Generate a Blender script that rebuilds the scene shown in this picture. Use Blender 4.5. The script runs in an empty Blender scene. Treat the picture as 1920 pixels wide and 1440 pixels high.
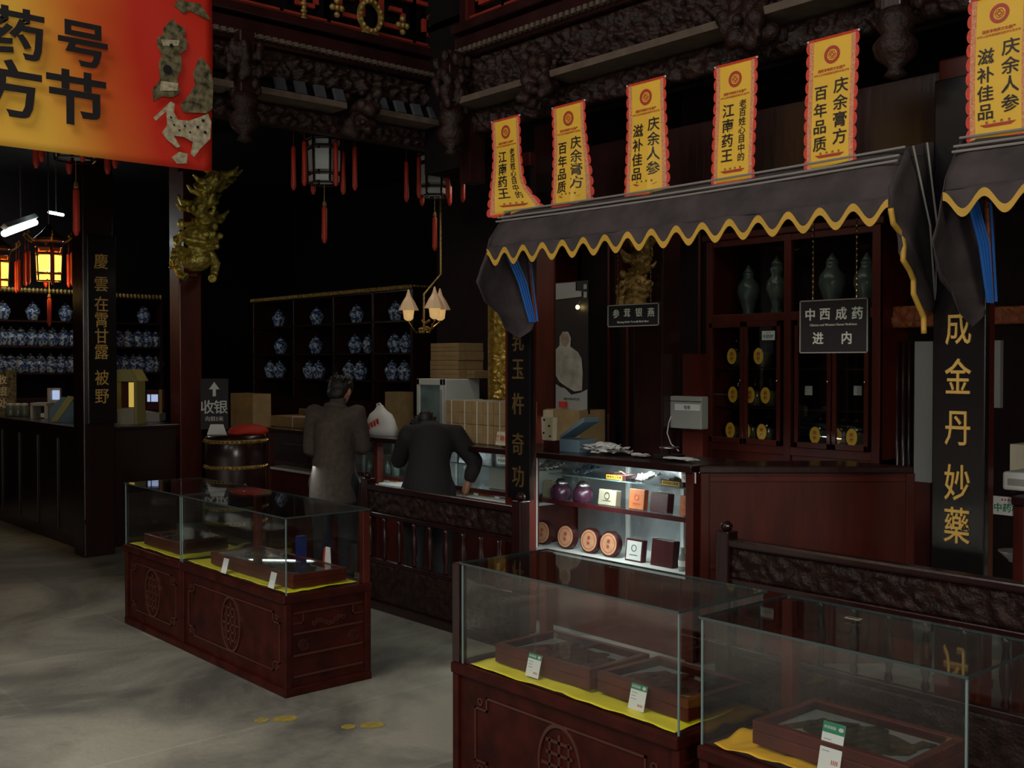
import bpy, bmesh, math, random
from mathutils import Vector, Matrix, noise
random.seed(11)
S = bpy.context.scene
C = S.collection
# ---------------------------------------------------------------- camera
F, CX, CY, HORIZON, EYE = 2007.0, 960.0, 720.0, 680.0, 1.75
YAW = math.atan(1760/F)                      # from +Y towards +X
PITCH = math.atan((CY-HORIZON)/F)
_h = Vector((math.sin(YAW), math.cos(YAW), 0))
RIGHT = Vector((math.cos(YAW), -math.sin(YAW), 0))
FWD = (_h*math.cos(PITCH) + Vector((0, 0, -math.sin(PITCH)))).normalized()
UP = RIGHT.cross(FWD)
cd = bpy.data.cameras.new('camera'); cam = bpy.data.objects.new('camera', cd); C.objects.link(cam)
cam.matrix_world = Matrix(((RIGHT.x, UP.x, -FWD.x, 0), (RIGHT.y, UP.y, -FWD.y, 0), (RIGHT.z, UP.z, -FWD.z, EYE), (0, 0, 0, 1)))
cd.sensor_width = 36; cd.lens = 36*F/1920; cd.clip_start = .05
S.camera = cam
# ---------------------------------------------------------------- light and exposure
w = bpy.data.worlds.new('world'); S.world = w; w.use_nodes = True
w.node_tree.nodes['Background'].inputs[0].default_value = (.55, .65, .9, 1)
w.node_tree.nodes['Background'].inputs[1].default_value = .10
S.view_settings.view_transform = 'Standard'; S.view_settings.look = 'None'
S.view_settings.exposure = .28; S.view_settings.gamma = 1; S.view_settings.use_curve_mapping = False

def area(name, loc, target, sx, sy, power, col=(1, 1, 1)):
    l = bpy.data.lights.new(name, 'AREA'); l.shape = 'RECTANGLE'; l.size = sx; l.size_y = sy; l.energy = power; l.color = col
    o = bpy.data.objects.new(name, l); C.objects.link(o); o.location = loc
    o.rotation_euler = (Vector(target)-Vector(loc)).to_track_quat('-Z', 'Y').to_euler()
    return o
def point(name, loc, power, col, r=.03):
    l = bpy.data.lights.new(name, 'POINT'); l.energy = power; l.color = col; l.shadow_soft_size = r
    o = bpy.data.objects.new(name, l); C.objects.link(o); o.location = loc
    return o
area('skylight_daylight', (-2.4, 3.6, 6.3), (-1.6, 4.2, 0), 5.5, 7.5, 470, (1, .97, .90))
l_ = area('side_floor_fill', (-2.6, 5.6, 2.7), (-2.3, 5.6, 0), 3.2, 4.5, 150, (1, .98, .94)); l_.data.spread = math.radians(110)  # added fill low over the unseen floor, brightening its reflection in the cases
area('shop_fill', (5.9, 4.3, 2.95), (5.9, 4.3, 0), .3, 1.6, 1.7, (1, .9, .75))  # added fill for the cabinet, hanging free without a fitting
area('gallery_fill', (5.6, 7.6, 3.2), (5.6, 7.6, 0), .3, 2.4, 7, (1, .9, .75))  # added fill for the dark space over the long counter
area('front_fill', (-1.4, -4.7, 3.0), (3.2, 4.5, 2.1), 2.8, 2.6, 200, (1, .93, .80))  # added fill from behind the camera; the wall there has no opening

area('camera_flash', (.06, -.05, 1.93), (2.9, 3.6, 1.6), .06, .04, 9, (1, .97, .92))

def W(px, py, X=None, Y=None, Z=None, D=None):
    d = FWD*1.0 + RIGHT*((px-CX)/F) + UP*((CY-py)/F)
    o = Vector((0, 0, EYE))
    if X is not None: t = X/d.x
    elif Y is not None: t = Y/d.y
    elif Z is not None: t = (Z-EYE)/d.z
    else: t = D
    return o + d*t
# ---------------------------------------------------------------- materials
def lin(c):
    return tuple(((v/255)/12.92 if v/255 <= .04045 else (((v/255)+.055)/1.055)**2.4) for v in c)
def mat(name, col, rough=.5, metal=0, var=0, vscale=8, bump=0, bscale=40, coat=0, emit=0, ecol=None, spec=.5, stretch=None):
    m = bpy.data.materials.new(name); m.use_nodes = True; nt = m.node_tree; N = nt.nodes; L = nt.links
    b = N['Principled BSDF']
    b.inputs['Base Color'].default_value = (*col, 1); b.inputs['Roughness'].default_value = rough
    b.inputs['Metallic'].default_value = metal; b.inputs['Coat Weight'].default_value = coat; b.inputs['Coat Roughness'].default_value = .12
    b.inputs['Specular IOR Level'].default_value = spec
    tc = N.new('ShaderNodeTexCoord'); mp = N.new('ShaderNodeMapping'); L.new(tc.outputs['Object'], mp.inputs[0])
    if stretch: mp.inputs['Scale'].default_value = stretch
    if var:
        n = N.new('ShaderNodeTexNoise'); n.inputs['Scale'].default_value = vscale; n.inputs['Detail'].default_value = 5
        L.new(mp.outputs[0], n.inputs['Vector'])
        r = N.new('ShaderNodeValToRGB'); r.color_ramp.elements[0].position = .3; r.color_ramp.elements[1].position = .7
        r.color_ramp.elements[0].color = (*[c*(1-var) for c in col], 1); r.color_ramp.elements[1].color = (*[min(1, c*(1+var)) for c in col], 1)
        L.new(n.outputs['Fac'], r.inputs[0]); L.new(r.outputs[0], b.inputs['Base Color'])
    if bump:
        n2 = N.new('ShaderNodeTexNoise'); n2.inputs['Scale'].default_value = bscale; n2.inputs['Detail'].default_value = 4
        L.new(mp.outputs[0], n2.inputs['Vector'])
        bp = N.new('ShaderNodeBump'); bp.inputs['Strength'].default_value = bump; bp.inputs['Distance'].default_value = .02
        L.new(n2.outputs['Fac'], bp.inputs['Height']); L.new(bp.outputs[0], b.inputs['Normal'])
    if emit:
        b.inputs['Emission Color'].default_value = (*(ecol or col), 1); b.inputs['Emission Strength'].default_value = emit
    return m
def glass(name, tint=(.975, .99, .985), rough=.02, haze=0.0):
    m = bpy.data.materials.new(name); m.use_nodes = True; nt = m.node_tree; N = nt.nodes; L = nt.links; N.clear()
    out = N.new('ShaderNodeOutputMaterial'); mx = N.new('ShaderNodeMixShader'); tr = N.new('ShaderNodeBsdfTransparent'); gl = N.new('ShaderNodeBsdfGlossy')
    gl.inputs['Roughness'].default_value = rough; tr.inputs[0].default_value = (*tint, 1)
    fr = N.new('ShaderNodeFresnel'); geo = N.new('ShaderNodeNewGeometry'); mr = N.new('ShaderNodeMapRange')
    mr.inputs['To Min'].default_value = 1.5; mr.inputs['To Max'].default_value = 1/1.5
    L.new(geo.outputs['Backfacing'], mr.inputs['Value']); L.new(mr.outputs[0], fr.inputs['IOR'])
    L.new(fr.outputs[0], mx.inputs[0]); L.new(tr.outputs[0], mx.inputs[1]); L.new(gl.outputs[0], mx.inputs[2]); L.new(mx.outputs[0], out.inputs[0])
    return m
M = {}
M['wood'] = mat('dark_lacquered_wood', (.022, .006, .006), .3, var=.35, vscale=6, coat=.25, bump=.08, bscale=30, stretch=(1, 1, .2))
M['wood2'] = mat('reddish_lacquered_wood', (.08, .010, .005), .48, var=.3, vscale=7, coat=.1, spec=.35, bump=.08, bscale=25, stretch=(1, 1, .2))
M['casewood'] = mat('carved_case_wood', (.040, .0048, .0028), .5, var=.45, vscale=9, coat=.04, spec=.2, bump=.1, bscale=30)
M['caseline'] = mat('polished_highlight_line', (.065, .014, .009), .28, coat=.5)  # glossy, with edge highlights also put into the lighter colour
M['carve'] = mat('carved_dark_wood', (.020, .008, .006), .5, var=.6, vscale=20, bump=.5, bscale=60, spec=.3)
M['shopwall'] = mat('matt_dark_wall', (.014, .006, .006), .75, var=.3, spec=.2)
M['void'] = mat('dark_backing_wood', (.006, .0035, .004), .85, spec=.15)
M['plank'] = mat('dusty_plank_edge', (.10, .07, .05), .7, var=.3, vscale=12)
M['fret'] = mat('red_lattice_wood', (.30, .03, .015), .5, var=.25)
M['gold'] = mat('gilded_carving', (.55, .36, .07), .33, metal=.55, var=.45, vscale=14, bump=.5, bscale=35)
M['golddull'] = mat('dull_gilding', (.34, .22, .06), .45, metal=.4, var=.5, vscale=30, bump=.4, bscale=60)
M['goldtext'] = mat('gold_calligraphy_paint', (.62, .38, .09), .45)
M['goldbright'] = mat('brightened_gilding', (.85, .56, .13), .3, metal=.6, var=.6, vscale=18, bump=1, bscale=28)  # gilding lightened in colour because the bracket stands far from the lamps
M['lightgap'] = mat('grey_light_gap', (.055, .06, .07), .7)  # bluish grey stands in for light seen through gaps in the frieze
M['goldfaint'] = mat('faint_gold_paint', (.11, .065, .02), .5)  # darker gold for the characters of one board
M['brass'] = mat('brass', (.65, .45, .15), .22, metal=1)
M['yellow'] = mat('banner_yellow', (.93, .56, .055), .6, var=.06, vscale=4)
M['scallop'] = mat('banner_red_edge', (.72, .06, .035), .6, var=.2, vscale=60)
M['border'] = mat('banner_pink_border', (.75, .30, .15), .6, var=.35, vscale=120)
M['black'] = mat('black_ink', (.012, .009, .012), .5)
M['redink'] = mat('red_ink', (.5, .05, .03), .5)
M['greenink'] = mat('green_ink', (.02, .22, .12), .5)
M['paleink'] = mat('pale_lettering', (.6, .63, .55), .5)
M['canopy'] = mat('charcoal_canopy_cloth', (.058, .045, .047), .85, var=.35, vscale=7, bump=.15, bscale=18)
M['trim'] = mat('ochre_trim_tape', (.62, .36, .05), .6, var=.12)
M['seam'] = mat('pale_seam_piping', (.30, .28, .26), .7)
M['blue'] = mat('blue_cord', (.03, .17, .62), .45)
M['cloth'] = mat('yellow_satin', (.95, .80, .03), .4, var=.08, bump=.12, bscale=12)
M['cloth2'] = mat('orange_yellow_satin', (.92, .48, .015), .4, var=.08, bump=.12, bscale=12)
M['lid'] = glass('clear_box_lid', (.85, .88, .86))
M['glass'] = glass('cabinet_glass')
M['edge'] = mat('glass_edge', (.17, .25, .25), .2)
M['darkedge'] = mat('dark_glass_edge', (.04, .06, .06), .2)
M['white'] = mat('white_paper', (.75, .76, .74), .6)
M['cream'] = mat('cream_card', (.72, .66, .45), .6, var=.06)
M['card'] = mat('brown_cardboard', (.33, .22, .10), .75, var=.15, vscale=10)
M['string'] = mat('white_string', (.62, .60, .52), .7)
M['grey'] = mat('grey_plastic', (.35, .36, .33), .5)
M['fridge'] = mat('white_enamel', (.62, .66, .63), .35, var=.03)
M['bluegrey'] = mat('bluegrey_card', (.14, .22, .28), .5)
M['skin'] = mat('skin', (.42, .20, .12), .5)
M['hair'] = mat('black_hair', (.012, .009, .009), .45, bump=.4, bscale=90)
M['coat'] = mat('grey_brown_coat', (.075, .055, .045), .9, var=.2, vscale=30)
M['coat2'] = mat('black_coat', (.012, .009, .011), .85)
M['trouser'] = mat('dark_trousers', (.012, .012, .016), .85)
M['red'] = mat('red_tassel_silk', (.50, .035, .015), .55, var=.3, vscale=60, stretch=(1, 1, .1))
M['redcloth'] = mat('red_cloth', (.55, .03, .015), .7)
M['pane'] = mat('milky_lantern_pane', (.45, .50, .50), .4)
M['panelit'] = mat('lit_lantern_pane', (.9, .5, .1), .5, emit=3, ecol=(1, .48, .05))
M['bulb'] = mat('hot_lantern_core', (1, .9, .5), .5, emit=7, ecol=(1, .75, .25))
M['tube'] = mat('fluorescent_tube', (1, 1, 1), .5, emit=9, ecol=(.85, 1, .97))
M['shade'] = mat('cream_glass_shade', (.55, .40, .25), .4, emit=.05, ecol=(1, .6, .3))
M['shadelit'] = mat('lit_shade_bowl', (.8, .6, .35), .4, emit=.35, ecol=(1, .62, .22))
M['celadon'] = mat('celadon_glaze', (.085, .115, .10), .25, var=.25, vscale=10)
M['glassjar'] = glass('jar_glass', (.75, .80, .72))
M['roots'] = mat('dried_roots', (.10, .075, .045), .8, var=.5, vscale=40)
M['metal'] = mat('steel', (.5, .5, .5), .3, metal=1)
M['plum'] = mat('plum_bottle', (.05, .015, .035), .25)
M['orange'] = mat('orange_box', (.5, .14, .04), .5, var=.15, vscale=30)
M['maroon'] = mat('maroon_box', (.06, .008, .01), .4, var=.2)
M['tinface'] = mat('pink_tin_face', (.72, .38, .22), .5, var=.12, vscale=30)
M['beige'] = mat('beige_box', (.42, .38, .28), .6, var=.1)
M['lining'] = mat('grey_satin_lining', (.6, .54, .54), .6, var=.15)
M['rootsred'] = mat('red_brown_roots', (.16, .04, .035), .6, var=.5, vscale=25, bump=.4)
M['foil'] = mat('silver_foil_backing', (.62, .68, .72), .3, metal=.7, bump=1, bscale=9)
M['screen'] = mat('lit_screen', (.5, .6, .8), .4, emit=.5, ecol=(.5, .65, 1))
M['houseyellow'] = mat('yellow_lit_panel', (.8, .6, .15), .5, emit=.35, ecol=(1, .7, .15))
M['boxtop'] = mat('olive_gold_board', (.40, .36, .12), .6)
M['footprint'] = mat('yellow_floor_decal', (.33, .25, .05), .6, var=.3, vscale=30)
M['wallwhite'] = mat('grey_white_plaster', (.30, .31, .30), .8)
M['bottleclear'] = mat('clear_bottle', (.25, .27, .25), .15)
M['orangewood'] = mat('orange_carved_wood', (.28, .07, .02), .5, var=.4, vscale=25, bump=.6)

def porcelain():
    m = mat('blue_white_porcelain', (.4, .5, .6), .25); nt = m.node_tree; N = nt.nodes; L = nt.links
    tc = N.new('ShaderNodeTexCoord'); v = N.new('ShaderNodeTexNoise'); v.inputs['Scale'].default_value = 34; v.inputs['Detail'].default_value = 3
    r = N.new('ShaderNodeValToRGB'); e = r.color_ramp.elements; e[0].position = .47; e[0].color = (.02, .06, .22, 1); e[1].position = .55; e[1].color = (.40, .46, .50, 1)
    L.new(tc.outputs['Object'], v.inputs['Vector']); L.new(v.outputs['Fac'], r.inputs[0]); L.new(r.outputs[0], N['Principled BSDF'].inputs['Base Color'])
    return m
M['porcelain'] = porcelain()
def floor_mat():
    m = mat('stone_floor', (.1, .1, .1), .55); nt = m.node_tree; N = nt.nodes; L = nt.links; b = N['Principled BSDF']
    tc = N.new('ShaderNodeTexCoord'); mp = N.new('ShaderNodeMapping'); L.new(tc.outputs['Object'], mp.inputs[0])
    br = N.new('ShaderNodeTexBrick'); br.inputs['Scale'].default_value = 1; br.inputs['Brick Width'].default_value = 2.1; br.inputs['Row Height'].default_value = .95
    br.inputs['Mortar Size'].default_value = .012; br.inputs['Mortar Smooth'].default_value = .5
    br.inputs['Color1'].default_value = (.30, .285, .245, 1); br.inputs['Color2'].default_value = (.23, .222, .195, 1); br.inputs['Mortar'].default_value = (.33, .32, .29, 1)
    L.new(mp.outputs[0], br.inputs['Vector'])
    n = N.new('ShaderNodeTexNoise'); n.inputs['Scale'].default_value = .75; n.inputs['Detail'].default_value = 9; n.inputs['Roughness'].default_value = .62; n.inputs['Distortion'].default_value = .6
    L.new(mp.outputs[0], n.inputs['Vector'])
    r = N.new('ShaderNodeValToRGB'); e = r.color_ramp.elements; e[0].position = .40; e[0].color = (.36, .36, .36, 1); e[1].position = .62; e[1].color = (1.1, 1.08, 1.0, 1)
    L.new(n.outputs['Fac'], r.inputs[0])
    mx = N.new('ShaderNodeMix'); mx.data_type = 'RGBA'; mx.blend_type = 'MULTIPLY'; mx.inputs[0].default_value = 1
    L.new(br.outputs['Color'], mx.inputs[6]); L.new(r.outputs[0], mx.inputs[7]); L.new(mx.outputs[2], b.inputs['Base Color'])
    n3 = N.new('ShaderNodeTexNoise'); n3.inputs['Scale'].default_value = 30; L.new(mp.outputs[0], n3.inputs['Vector'])
    bp = N.new('ShaderNodeBump'); bp.inputs['Strength'].default_value = .25; bp.inputs['Distance'].default_value = .01
    L.new(n3.outputs['Fac'], bp.inputs['Height']); L.new(bp.outputs[0], b.inputs['Normal'])
    return m
M['floor'] = floor_mat()
def banner_grad():
    m = mat('yellow_to_red_print', (.8, .4, .05), .5); nt = m.node_tree; N = nt.nodes; L = nt.links; b = N['Principled BSDF']
    tc = N.new('ShaderNodeTexCoord'); sp = N.new('ShaderNodeSeparateXYZ'); L.new(tc.outputs['Generated'], sp.inputs[0])
    n = N.new('ShaderNodeTexNoise'); n.inputs['Scale'].default_value = 1.6; L.new(tc.outputs['Generated'], n.inputs['Vector'])
    ad = N.new('ShaderNodeMath'); ad.operation = 'MULTIPLY_ADD'; L.new(n.outputs['Fac'], ad.inputs[0]); ad.inputs[1].default_value = .12; L.new(sp.outputs['X'], ad.inputs[2])
    zz = N.new('ShaderNodeMath'); zz.operation = 'MULTIPLY_ADD'; L.new(sp.outputs['Z'], zz.inputs[0]); zz.inputs[1].default_value = .10; L.new(ad.outputs[0], zz.inputs[2])
    r = N.new('ShaderNodeValToRGB'); e = r.color_ramp.elements
    e[0].position = .80; e[0].color = (.95, .52, .06, 1); e[1].position = .965; e[1].color = (.62, .025, .01, 1)
    x = e.new(.89); x.color = (.72, .13, .015, 1)
    L.new(zz.outputs[0], r.inputs[0]); L.new(r.outputs[0], b.inputs['Base Color'])
    return m
M['bigprint'] = banner_grad()
M['bronze'] = mat('printed_bronze_artwork', (.13, .11, .06), .4, var=.95, vscale=28)
M['bronze2'] = mat('printed_pale_artwork', (.42, .36, .24), .4, var=.5, vscale=35)
# ---------------------------------------------------------------- mesh helpers
ORG = {}
def frame(o, ex, ey, ez):
    return Matrix(((ex[0], ey[0], ez[0], o[0]), (ex[1], ey[1], ez[1], o[1]), (ex[2], ey[2], ez[2], o[2]), (0, 0, 0, 1)))
def FX(x, y, z): return frame((x, y, z), (0, -1, 0), (0, 0, 1), (-1, 0, 0))     # faces -X, reads towards -Y
def FY(x, y, z): return frame((x, y, z), (1, 0, 0), (0, 0, 1), (0, -1, 0))      # faces -Y, reads towards +X
def FZ(x, y, z): return frame((x, y, z), (0, -1, 0), (1, 0, 0), (0, 0, 1))
def RZ(a): return Matrix.Rotation(a, 4, 'Z')
class MB:
    def __init__(s): s.v = []; s.f = []
    def add(s, vs, fs, T=None):
        n = len(s.v); s.v += [(T @ Vector(v)) if T is not None else Vector(v) for v in vs]; s.f += [tuple(i+n for i in f) for f in fs]; return s
    def box(s, x0, x1, y0, y1, z0, z1, T=None):
        vs = [(x, y, z) for z in (z0, z1) for y in (y0, y1) for x in (x0, x1)]
        return s.add(vs, [(0, 2, 3, 1), (4, 5, 7, 6), (0, 1, 5, 4), (2, 6, 7, 3), (0, 4, 6, 2), (1, 3, 7, 5)], T)
    def tube(s, pts, r, n=8, closed=False):
        pts = [Vector(p) for p in pts]; k = len(pts); rs = r if isinstance(r, (list, tuple)) else [r]*k; vs = []; prev = None
        for i, p in enumerate(pts):
            a = pts[(i-1) % k] if (i > 0 or closed) else p; b = pts[(i+1) % k] if (i < k-1 or closed) else p
            t = (b-a).normalized() if (b-a).length > 1e-9 else Vector((0, 0, 1))
            if prev is None:
                q = t.cross(Vector((0, 0, 1))); q = q if q.length > .1 else t.cross(Vector((1, 0, 0)))
            else: q = prev - t*prev.dot(t)
            q.normalize(); prev = q; e = t.cross(q)
            vs += [p + (q*math.cos(2*math.pi*j/n) + e*math.sin(2*math.pi*j/n))*rs[i] for j in range(n)]
        fs = []
        for i in range(k if closed else k-1):
            for j in range(n):
                a, b = i*n, ((i+1) % k)*n; fs.append((a+j, b+j, b+(j+1) % n, a+(j+1) % n))
        if not closed: fs += [tuple(range(n)), tuple((k-1)*n+j for j in reversed(range(n)))]
        return s.add(vs, fs)
    def lathe(s, c, prof, n=20, T=None, sx=1, sy=1):
        vs = []; c = Vector(c)
        for r, z in prof:
            vs += [c + Vector((r*sx*math.cos(2*math.pi*j/n), r*sy*math.sin(2*math.pi*j/n), z)) for j in range(n)]
        fs = [(i*n+j, i*n+(j+1) % n, (i+1)*n+(j+1) % n, (i+1)*n+j) for i in range(len(prof)-1) for j in range(n)]
        fs += [tuple(reversed(range(n))), tuple((len(prof)-1)*n+j for j in range(n))]
        return s.add(vs, fs, T)
    def prism(s, poly, T, th=.002, z0=0):
        n = len(poly); vs = [(x, y, z0) for x, y in poly] + [(x, y, z0+th) for x, y in poly]
        fs = [tuple(reversed(range(n))), tuple(range(n, 2*n))] + [(i, (i+1) % n, n+(i+1) % n, n+i) for i in range(n)]
        return s.add(vs, fs, T)
    def disc(s, T, r, th=.002, n=28, z0=0, sx=1, x=0, y=0):
        return s.prism([(x+r*sx*math.cos(2*math.pi*i/n), y+r*math.sin(2*math.pi*i/n)) for i in range(n)], T, th, z0)
    def ring(s, T, r0, r1, th=.002, n=32, z0=0, sx=1, x=0, y=0):
        vs = []
        for r in (r0, r1):
            for z in (z0, z0+th): vs += [(x+r*sx*math.cos(2*math.pi*i/n), y+r*math.sin(2*math.pi*i/n), z) for i in range(n)]
        fs = []
        for i in range(n):
            j = (i+1) % n; fs += [(n+i, 3*n+i, 3*n+j, n+j), (i, j, 2*n+j, 2*n+i), (2*n+i, 2*n+j, 3*n+j, 3*n+i), (i, n+i, n+j, j)]
        return s.add(vs, fs, T)
    def grid(s, fn, nu, nv, T=None):
        vs = [fn(i/nu, j/nv) for j in range(nv+1) for i in range(nu+1)]
        return s.add(vs, [(j*(nu+1)+i, j*(nu+1)+i+1, (j+1)*(nu+1)+i+1, (j+1)*(nu+1)+i) for j in range(nv) for i in range(nu)], T)
    def sheet(s, fn, nu, nv, off, T=None):
        off = Vector(off); a = [Vector(fn(i/nu, j/nv)) for j in range(nv+1) for i in range(nu+1)]; n = len(a); w_ = nu+1
        fs = [(j*w_+i, j*w_+i+1, (j+1)*w_+i+1, (j+1)*w_+i) for j in range(nv) for i in range(nu)]
        fs2 = [tuple(n+k for k in reversed(f)) for f in fs]; rim = []
        loop = [i for i in range(w_)] + [j*w_+nu for j in range(1, nv+1)] + [nv*w_+i for i in reversed(range(nu))] + [j*w_ for j in reversed(range(1, nv))]
        for k in range(len(loop)):
            p, q = loop[k], loop[(k+1) % len(loop)]; rim.append((q, p, n+p, n+q))
        return s.add(a+[v+off for v in a], fs+fs2+rim, T)
    def ball(s, c, r, n=10, T=None):
        c = Vector(c); r = r if isinstance(r, (tuple, list)) else (r, r, r); prof = [(math.sin(math.pi*i/n), -math.cos(math.pi*i/n)) for i in range(n+1)]
        prof[0] = (.02, -1); prof[-1] = (.02, 1); m = 2*n
        vs = [c+Vector((a*r[0]*math.cos(2*math.pi*j/m), a*r[1]*math.sin(2*math.pi*j/m), z*r[2])) for a, z in prof for j in range(m)]
        fs = [(i*m+j, i*m+(j+1) % m, (i+1)*m+(j+1) % m, (i+1)*m+j) for i in range(n) for j in range(m)] + [tuple(reversed(range(m))), tuple(n*m+j for j in range(m))]
        return s.add(vs, fs, T)
    def text(s, body, T, size, th=.0015, bold=0.0, sx=1, shear=0, cx=True):
        k = (body, round(bold, 3), round(shear, 2))
        if k not in TXT:
            c = bpy.data.curves.new('t', 'FONT'); c.body = body; c.size = 1; c.offset = bold; c.shear = shear; c.resolution_u = 2; c.align_x = 'CENTER'; c.align_y = 'CENTER'
            c.extrude = .01; o = bpy.data.objects.new('t', c); me = o.to_mesh()
            vs = [v.co.copy() for v in me.vertices]; fs = [tuple(p.vertices) for p in me.polygons]; o.to_mesh_clear(); bpy.data.objects.remove(o); bpy.data.curves.remove(c)
            x0, x1 = min(v.x for v in vs), max(v.x for v in vs); y0, y1 = min(v.y for v in vs), max(v.y for v in vs)
            TXT[k] = ([Vector((v.x-(x0+x1)/2, v.y-(y0+y1)/2, v.z)) for v in vs], fs)
        vs, fs = TXT[k]
        return s.add([(v.x*size*sx, v.y*size, (v.z+.01)*th/.02) for v in vs], fs, T)
    def build(s, name, m, parent=None, smooth=False, bevel=0, world=None, remesh=0, sub=0):
        me = bpy.data.meshes.new(name)
        xs = [v.x for v in s.v]; ys = [v.y for v in s.v]; zs = [v.z for v in s.v]
        c = Vector(((min(xs)+max(xs))/2, (min(ys)+max(ys))/2, min(zs)))
        me.from_pydata([v-c for v in s.v], [], s.f); me.update()
        if smooth: me.polygons.foreach_set('use_smooth', [True]*len(me.polygons))
        me.materials.append(M[m] if isinstance(m, str) else m)
        o = bpy.data.objects.new(name, me); C.objects.link(o)
        if parent is not None: o.parent = parent; o.location = c-ORG[parent.name]
        else: o.location = c
        ORG[o.name] = c
        if remesh:
            smooth_n = 10 if remesh > .0135 and m in ('coat', 'coat2', 'trouser') else 0
            md = o.modifiers.new('r', 'REMESH'); md.mode = 'VOXEL'; md.voxel_size = remesh; md.use_smooth_shade = True
            if smooth_n: sm = o.modifiers.new('s', 'SMOOTH'); sm.iterations = smooth_n; sm.factor = .6
        if bevel:
            md = o.modifiers.new('b', 'BEVEL'); md.width = bevel; md.segments = 2; md.limit_method = 'ANGLE'
        if sub:
            md = o.modifiers.new('s', 'SUBSURF'); md.levels = sub; md.render_levels = sub
        return o
TXT = {}
def tag(o, label, cat, group=None):
    o['label'] = label; o['category'] = cat
    if group: o['group'] = group
    return o
def thing(name, label, cat, loc=(0, 0, 0), rz=0, group=None, local=False):
    o = bpy.data.objects.new(name, None); C.objects.link(o); o.empty_display_size = .1
    o.location = loc; o.rotation_euler = (0, 0, rz); ORG[o.name] = Vector((0, 0, 0)) if local else Vector(loc)
    return tag(o, label, cat, group)
def struct(o): o['kind'] = 'structure'; return o
def bx(x0, x1, y0, y1, z0, z1): return MB().box(x0, x1, y0, y1, z0, z1)
def dup(root, loc, rz, label):
    r = root.copy(); C.objects.link(r); r.location = loc; r.rotation_euler = (0, 0, rz); r['label'] = label
    for ch in list(root.children):
        c = ch.copy(); C.objects.link(c); c.parent = r
        for g in list(ch.children):
            d = g.copy(); C.objects.link(d); d.parent = c
    return r
ORD = ['first', 'second', 'third', 'fourth', 'fifth', 'sixth', 'seventh', 'eighth', 'ninth', 'tenth']
def smoothstep(a, b, x):
    t = max(0, min(1, (x-a)/(b-a))); return t*t*(3-2*t)
# ================================================================ the room
struct(bx(-9, 8.2, -5, 14.3, -.1, 0).build('floor', 'floor'))
struct(bx(-9, 8.2, -5, 14.3, 6.5, 6.6).build('ceiling', 'void'))
struct(bx(8.1, 8.2, -5, 14.3, 0, 6.5).build('wall_right', 'void'))
struct(bx(-9, 8.1, 14.2, 14.3, 0, 6.5).build('wall_back', 'void'))
struct(bx(-9, -8.9, -5, 14.2, 0, 6.5).build('wall_left', 'wood'))
struct(bx(-8.9, 8.1, -5, -4.9, 0, 6.5).build('wall_front', 'wood'))
XR, YL = 4.5, 6.22             # carved facade planes: right side and far side
# gallery soffits behind the facades
struct(bx(4.62, 8.1, -2, 6.5, 4.1, 4.15).build('ceiling', 'void'))
struct(bx(-2, 8.1, 6.5, 14.2, 4.1, 4.15).build('ceiling', 'void'))
def carved(axis, a0, a1, z0, z1, p, depth, res=.013, seed=0, inward=.1):
    # relief surface: axis 'x' = faces -X at X=p and runs along Y, axis 'y' = faces -Y at Y=p and runs along X
    mb = MB(); nu = max(4, int((a1-a0)/res)); nv = max(3, int((z1-z0)/res))
    def fn(u, v):
        a = a0+(a1-a0)*u; z = z0+(z1-z0)*v
        q = Vector((a*23+seed*7, z*27, seed*3.1)); h = noise.noise(q) + .7*abs(noise.noise(q*2.1)) - .3*abs(noise.noise(q*4.3))
        h += .35*math.sin(a*50+3*noise.noise(q*.4))*math.sin(z*55+2*noise.noise(q*.5))
        e = min(1, min(u, 1-u)*nu/2, min(v, 1-v)*nv/2)
        d = p - depth*max(-.3, h)*e
        return (d, a, z) if axis == 'x' else (a, d, z)
    off = (inward, 0, 0) if axis == 'x' else (0, inward, 0)
    return mb.sheet(fn, nu, nv, off)
tn = [0]
def trim(mb, m, **k):
    tn[0] += 1; return struct(mb.build('trim_%d' % tn[0], m, **k))
def beads(axis, a0, a1, z, p):
    mb = MB(); a = a0
    while a < a1-.02:
        if axis == 'x': mb.box(p-.02, p+.02, a, a+.028, z-.014, z+.014)
        else: mb.box(a, a+.028, p-.02, p+.02, z-.014, z+.014)
        a += .05
    return mb
YE, XE = 5.64, 4.96
# right facade (faces -X)
trim(carved('x', -1.2, YE, 3.27, 3.41, XR, .045, seed=1), 'carve', smooth=True)
trim(carved('x', -1.2, YE, 3.50, 3.75, XR-.02, .05, seed=2), 'carve', smooth=True)
trim(bx(XR+.1, XR+.12, -1.2, YE, 3.25, 5.6), 'void')
trim(beads('x', -1.2, YE, 3.79, XR-.1), 'plank')
trim(bx(XR-.07, XR+.1, -1.2, YE, 3.755, 3.90), 'wood', bevel=.01)
trim(bx(XR-.1, XR+.1, -1.2, YE, 3.92, 3.98), 'wood', bevel=.01)
for a, b in ((-1.2, 1.0), (1.15, 2.3), (2.5, 3.15), (3.3, 4.62), (4.85, YE-.05)):
    trim(bx(XR-.17, XR+.1, a, b, 3.425, 3.465), 'plank')
trim(bx(XR-.02, XR+.1, YE-.12, YE, 2.95, 5.6), 'wood')
trim(bx(4.86, 4.95, -1.2, 5.3, 2.74, 3.12), 'wood')
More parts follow.
